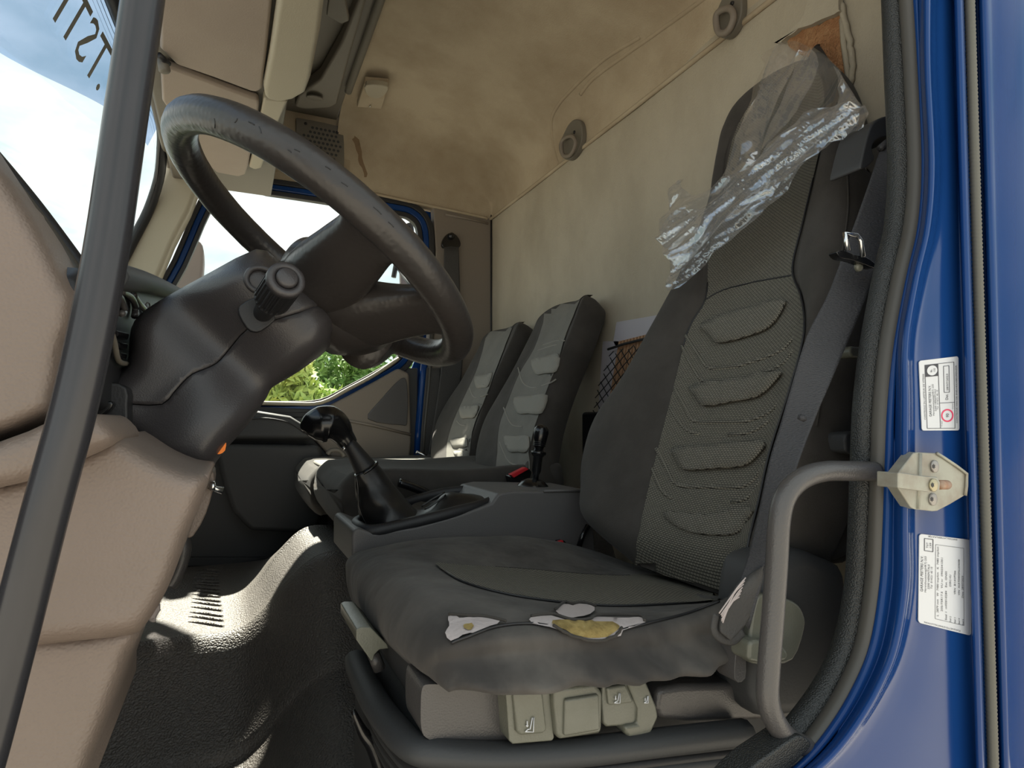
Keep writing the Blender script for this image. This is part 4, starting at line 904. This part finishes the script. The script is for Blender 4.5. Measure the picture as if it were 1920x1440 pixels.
dp('pocket_edge',[(-160,925),(5,918),(8,945),(5,1060),(-160,1080)],.603,.03,bev=.01)
mk('windscreen_rubber',*tube(Yp([(-60,250),(5,325),(60,392),(110,458),(155,520),(180,560)],.74),.011,8,sm=4),'black',parent=db)
mk('top_pad',*tube(Yp([(-60,262),(5,338),(55,400),(100,462),(140,520)],.715),.010,8,sm=4),'gasket',parent=db)
tgl=mk('knee_end_piece',*slabY(sp2([(370,885),(396,880),(402,900),(394,940),(376,985),(350,1010)],2),.90,.10),'taupe',parent=db,bevel=.01)
mk('toggle_switch',*tube(Yp([(396,910),(402,916),(418,920)],.89),[.006,.004,.003,.0045],8),'chrome',parent=tgl)
mk('toggle_nut',*lathe([(0,.006),(.006,.006)],(1,0,.1),at((394,912),'Y',.89)),'chrome',parent=tgl)
mk('floor_grommet',*tube([at((p[0],p[1]),'Y',1.25) for p in [(300,1138),(296,1140),(288,1152),(286,1160),(292,1160)]],.006,6,sm=3),'lining',parent=db,label='pale curved edge of a grommet')
mk('pedal_arm',*tube(Yp([(338,1000),(345,1030),(332,1075),(318,1098)],1.2),.012,8,sm=4),'seatgrey',parent=db)
mk('cross_body',*boxm((-.36,.76,.55),(-.19,2.46,.96)),'dark',parent=db,bevel=.03)
# instrument panel facing the seats
ip=thing('instrument_panel','dark instrument panel with round vents and rocker switches behind the steering column','instrument panel',at((260,700),'X',-.13))
mk('panel_body',*slab(Xp(sp2([(150,520),(190,512),(227,516),(285,530),(342,556),(346,600),(320,720),(200,770),(150,700)],2),-.12),(-.06,0,0)),'black',parent=ip,bevel=.01)
mk('panel_brow',*tube(Xp([(208,516),(232,521),(285,533),(336,553)],-.105),.014,8,sm=4),'dark',parent=ip)
for q in ([(212,548),(226,560),(232,582),(228,588)],[(226,545),(244,555),(254,575),(252,594)],[(250,552),(262,570),(275,585),(274,595)]): mk('vent_rim',*tube(Xp(q,-.115),.004,8,sm=4),'seatgrey',parent=ip)
mk('switch_bezel',*tube(Xp([(205,612),(214,640),(222,676),(238,682)],-.115),.003,8,sm=3),'greyshelf',parent=ip)
for q in ([(220,618),(244,624),(241,638),(222,632)],[(222,640),(242,644),(239,656),(226,654)],[(226,660),(240,662),(238,674),(229,672)]): mk('rocker_switch',*slab(Xp(q,-.113),(-.01,0,0)),'gloss',parent=ip,bevel=.003)
mk('lamp_symbol',*merge(tube(Xp([(273,571),(276,567),(280,569),(281,575),(276,577)],-.114),.0009,5,closed=True)),'lining',parent=ip)
# ================================================================ GRAB HANDLES AND DOOR FRAME FITTINGS
mk('windscreen_grab_rail',*tube(Yp([(282,-120),(268,0),(236,220),(198,480),(145,740),(86,960),(24,1200),(-40,1440),(-80,1560)],.5),.0138,20,sm=8),'pole',single=('long dark metal pole running up the windscreen side in the foreground','grab rail'))
gh=thing('handle_loop','dark grey tubular grab handle loop beside the driver seat base','grab handle',at((1480,1400),'Y',.45))
mk('handle_tube',*tube(Yp([(1640,884),(1590,883),(1545,884),(1505,897),(1476,925),(1462,970),(1456,1060),(1449,1160),(1441,1260),(1440,1310),(1452,1350),(1478,1385),(1520,1405)],.455),.0108,18,sm=6),'seatgrey',parent=gh)
mk('foot_flange',*slabY(sp2([(1410,1440),(1450,1410),(1482,1388),(1500,1380),(1518,1388),(1520,1402),(1490,1435),(1440,1490),(1370,1490)],3),.44,.03),'gaskettex',parent=gh,bevel=.006)
# striker
sr=thing('door_striker','galvanised steel door striker with rusty pin screwed to the blue pillar','striker',at((1750,955),'Y',YN))
def q9(pts): return [(1660+x/9,820+y/9) for x,y in pts]
mk('striker_plate',*slabY(q9([(225,590),(480,262),(560,252),(870,265),(1000,345),(1200,480),(1370,610),(1375,660),(1350,980),(1100,1130),(880,1245),(800,1250),(500,1215),(430,1180),(300,990),(215,860)]),YN-.016,.012),'steel',parent=sr,bevel=.0012)
mk('plate_fold',*tube(Yp(q9([(580,270),(575,700),(545,1210)]),YN-.016),.0022,6),'steel',parent=sr)
mk('plate_flange',*tube(Yp(q9([(870,268),(1000,348),(1200,482),(1370,612),(1365,820),(1345,980)]),YN-.017),.0018,6),'steel',parent=sr)
mk('striker_arm',*slabY(q9([(218,600),(235,590),(640,650),(880,670),(930,760),(920,880),(860,930),(700,920),(215,855)]),YN-.036,.004),'steel',parent=sr,bevel=.001)
mk('arm_web',*slabY(q9([(214,600),(240,592),(240,862),(214,856)]),YN-.036,.022),'steel',parent=sr,bevel=.001)
for i,c in enumerate(((820,490),(790,1045),(800,805))):
    y_=YN-(.036 if i==2 else .016)
    o=mk('screw',*lathe([(0,.0066),(.0015,.0066),(.002,.0056)],(0,-1,0),at(q9([c])[0],'Y',y_)),'brass' if i==2 else 'screw',parent=sr,label='yellowish middle screw' if i==2 else None)
    c3=at(q9([c])[0],'Y',y_-.0024); mk('torx_socket',[c3+V(((.0030 if k%2 else .0018)*math.cos(k*math.pi/6),0,(.0030 if k%2 else .0018)*math.sin(k*math.pi/6))) for k in range(12)],[tuple(range(12))],'black',parent=o,smooth=False)
mk('striker_pin',*lathe([(0,.0050),(.020,.0050)],at(q9([(1185,800)])[0],'Y',YN-.022)-at(q9([(900,800)])[0],'Y',YN-.030),at(q9([(900,800)])[0],'Y',YN-.030)),'rust',parent=sr,label='rusty steel pin')
# stickers: quad pixel corners TL,TR,BR,BL (as seen); local axes: s runs up the sticker (text direction), t runs rightwards (lines)
def sticker(label,quad,y,build):
    TL,TR,BR,BL=[at(p,'Y',y) for p in quad]
    def P(s,t,l=0): # s 0 bottom..1 top, t 0 left..1 right
        a=BL.lerp(TL,s); b=BR.lerp(TR,s); return a.lerp(b,t)+V((0,-l,0))
    t_=thing('sticker',label,'sticker',(BL+BR)/2)
    o=[]
    for cx,cy,a0 in ((.95,.94,0),(.05,.94,1),(.05,.06,2),(.95,.06,3)):
        for k in range(5):
            a=(a0+k/4)*math.pi/2; o.append((cy+.06*.55*math.sin(a)*(1) ,cx+.05*math.cos(a)))
    n=len(o); top=[P(s,t,.0006) for s,t in o]; bot=[P(s,t,-.0002) for s,t in o]
    mk('sticker_sheet',top+bot,[tuple(range(n)),tuple(range(n,2*n))]+[(i,(i+1)%n,n+(i+1)%n,n+i) for i in range(n)],'white',parent=t_,smooth=False)
    build(t_,P)
def ln(P,a,b,w=.006):
    (s0,t0),(s1,t1)=a,b; L_=math.hypot(s1-s0,t1-t0); ns,nt2=-(t1-t0)/L_*w,(s1-s0)/L_*w
    return [P(s0+ns*.5,t0+nt2,.001),P(s1+ns*.5,t1+nt2,.001),P(s1-ns*.5,t1-nt2,.001),P(s0-ns*.5,t0-nt2,.001)],[(0,1,2,3)]
def rect(P,s0,t0,s1,t1,w=.006): return merge(ln(P,(s0,t0),(s1,t0),w),ln(P,(s1,t0),(s1,t1),w),ln(P,(s1,t1),(s0,t1),w),ln(P,(s0,t1),(s0,t0),w))
def txt(P,s,s0,s1,t0,h,flip=1):
    vs,f=text_mesh(s,1.0); w=max(v.x for v in vs); out=[]
    for v in vs:
        if flip==1: out.append(P(s0+(s1-s0)*v.x/w,t0-h*v.y,.001))
        else: out.append(P(t0+h*v.y,s0+(s1-s0)*v.x/w,.001))
    return out,f
def disc(P,s,t,r0,r1,asp,l=.001,n=28):
    vs=[];f=[]
    for j in range(n):
        a=2*math.pi*j/n; vs+=[P(s+r0*asp*math.sin(a),t+r0*math.cos(a),l),P(s+r1*asp*math.sin(a),t+r1*math.cos(a),l)]
    for j in range(n): k=(j+1)%n; f.append((2*j,2*j+1,2*k+1,2*k))
    return vs,f
def b1(t_,P):
    mk('printed_frame',*merge(rect(P,.055,.13,.905,.87),ln(P,(.055,.48),(.905,.46)),ln(P,(.385,.47),(.385,.87)),rect(P,.52,.60,.865,.74)),'ink',parent=t_,smooth=False)
    mk('lettering',*merge(txt(P,'CONTROLE DU LIMITEUR DE VITESSE',.17,.79,.105,.06),txt(P,'GARAGE PEETERS N.V.',.21,.63,.26,.09),txt(P,'Herenthoutseweg(HRT) 233',.22,.64,.33,.06),txt(P,'2200 HERENTALS',.28,.57,.385,.055),txt(P,'Tel  014/21 45 15',.30,.56,.44,.055),txt(P,'Dat.',.42,.50,.70,.10),txt(P,'28/07/2023',.54,.76,.71,.07),txt(P,'90',.195,.245,.71,.11),txt(P,'CONTROLE VAN DE SNELHEIDSBEGRENZER',.12,.86,.945,.06),txt(P,'V max',.08,.15,.53,.04),txt(P,'km/u',.30,.37,.83,.04)),'ink',parent=t_,smooth=False)
    mk('speed_ring',*disc(P,.22,.67,.13,.165,.51),'red',parent=t_,smooth=False)
    mk('black_square',[P(.745,.14,.0009),P(.905,.14,.0009),P(.905,.455,.0009),P(.745,.455,.0009)],[(0,1,2,3)],'ink',parent=t_,smooth=False)
    mk('seal_disc',*disc(P,.825,.30,.0,.13,.51,.0013),'white',parent=t_,smooth=False)
    mk('seal_text',*[ (vs,f) for vs,f in [txt(lambda s,t,l:P(s,t,.0017),'BL',.80,.84,.29,.06)]][0],'ink',parent=t_,smooth=False)
    mk('seal_text',*[ (vs,f) for vs,f in [txt(lambda s,t,l:P(s,t,.0017),'125',.80,.85,.37,.06)]][0],'ink',parent=t_,smooth=False)
YST=YN+.004
sticker('upper white inspection sticker with a red ring, above the door striker',[(1722,673),(1796,664),(1798,811),(1728,811)],YST,b1)
def b2(t_,P):
    mk('printed_frame',*merge(rect(P,.11,.30,.88,.85,.003),rect(P,.80,.09,.93,.25)),'ink',parent=t_,smooth=False)
    rows=[('L  2879 mm   W  7480 imp/km   K  7480 imp/km',.14,.86,.36,.05),('205/75R17.5   VU nr  0902541051',.20,.75,.44,.05),('Seal 1  m02010284   Ext. GNSS',.12,.62,.52,.05),('DSRC-VU',.47,.59,.60,.05),('VRN  B/1AVP266',.40,.64,.69,.05),('VIN  XLRTE40GF5L204608',.40,.76,.77,.05),('Date  28/07/2023',.38,.60,.84,.05),('Seal 2',.11,.17,.60,.045),('Seal 3',.11,.17,.69,.045),('Seal 4',.11,.17,.77,.045),('Seal 5',.11,.17,.845,.045)]
    g=[txt(P,*r) for r in rows]
    g+=[txt(P,'GARAGE PEETERS N.V.',.36,.74,.07,.07),txt(P,'Herenthoutseweg(HRT) 233',.36,.74,.13,.05),txt(P,'2200 HERENTALS',.40,.66,.19,.05),txt(P,'Tel  014/21 45 15',.41,.64,.245,.05),txt(P,'TGT',.83,.89,.16,.05),txt(P,'139',.83,.89,.22,.05)]
    g+=[txt(P,'INSTALLATIEPLAATJE',.72,.16,.965,-.022,0),txt(P,"PLAQUETTE D'INSTALLATION",.78,.10,.055,-.022,0)]
    mk('lettering',*merge(*g),'ink',parent=t_,smooth=False)
sticker('lower white installation sticker full of small print, below the door striker',[(1723,996),(1819,1007),(1820,1197),(1721,1172)],YST,b2)
# floor lever at bottom
fl=thing('floor_lever','thin black metal rod lever on the floor in front of the driver seat base','lever',at((700,1440),'Y',1.0))
mk('rod',*tube(Yp([(662,1332),(680,1372),(700,1400),(725,1470)],.85),[.003,.006,.009,.010,.012],10,sm=4),'gloss',parent=fl)
mk('boss',*lathe([(0,.018),(.02,.02),(.03,.012)],(0,0,1),at((735,1470),'Y',.88)),'dark',parent=fl)
# ================================================================ OUTSIDE
mr=thing('door_mirror','grey-brown exterior mirror housing outside the far door window','mirror',V((-.45,3.0,1.2)))
mk('mirror_housing',*slabY(sp2([(352,445),(372,450),(382,470),(378,530),(360,600),(320,600),(330,520),(340,470)],3),3.0,.12),'grey',parent=mr,bevel=.03)
mk('mirror_arm',*tube([at((350,560),'Y',3.0),at((300,640),'Y',2.80),at((290,700),'Y',2.60)],.02,8),'black',parent=mr)
mr2=thing('wide_angle_mirror','small exterior mirror arm end seen through the rear corner of the far window','mirror',at((765,470),'Y',2.9))
mk('mirror_loop',*tube([at(p,'Y',2.9) for p in [(738,520),(748,470),(762,425),(772,430),(770,500)]],.012,8,sm=4),'black',parent=mr2)
mk('mirror_arm',*tube([at((745,500),'Y',2.9),at((788,560),'Y',2.64)],.010,8),'black',parent=mr2)
mk('mirror_glass',*slabY([(750,480),(768,470),(768,540),(752,545)],2.95,.03),'grey',parent=mr2,bevel=.006)
def bush(c,r,h,n,m,label,seed):
    random.seed(seed); t=thing('bush',label,'bush',V((c[0],c[1],-1)),'bushes beyond the far door')
    vs=[];f=[]
    lumps=[(V((random.uniform(-.85,.85)*r,random.uniform(-.4,.4)*r,random.uniform(.25,.85)*h)),random.uniform(.35,.6)*r) for _ in range(11)]
    for i in range(n):
        lc,lr=random.choice(lumps); d=V((random.gauss(0,1),random.gauss(0,1),random.gauss(0,1))).normalized()*lr*random.uniform(.75,1.05); d.z*=.8
        p=V((c[0],c[1],-1))+lc+d
        if p.z<-1: p.z=-.95
        a=V((random.gauss(0,1),random.gauss(0,1),random.gauss(0,1))).normalized(); b=a.orthogonal().normalized(); s=random.uniform(.05,.11); k=len(vs)
        vs+=[p-a*s,p+b*s*.45,p+a*s,p-b*s*.45]; f.append((k,k+1,k+2,k+3))
    mk('foliage',vs,f,m,parent=t,smooth=False,stuff=True)
    for j in range(3): mk('stem',*tube([V((c[0]+random.uniform(-.3,.3),c[1],-1)),V((c[0]+random.uniform(-.6,.6),c[1],-1+h*.6))],[.06,.03],6),'bark',parent=t)
bush((-1.4,8.8),1.0,3.4,9000,'leaf','yellow-green bush beyond the far door, at the left end of the window view',11)
bush((.85,8.2),.85,3.2,9000,'leaf','yellow-tipped bush beyond the far door, middle of the window view',12)
bush((2.1,12.0),1.25,4.3,11000,'leaf2','deeper green bush beyond the far door, at the right of the window view',13)
bush((4.9,9.0),1.1,3.9,4000,'leaf2','tall green bush beyond the far door, furthest to the rear',14)
bush((-4.2,9.0),1.05,2.5,4000,'leaf','wide low bush beyond the far door, furthest to the front',15)
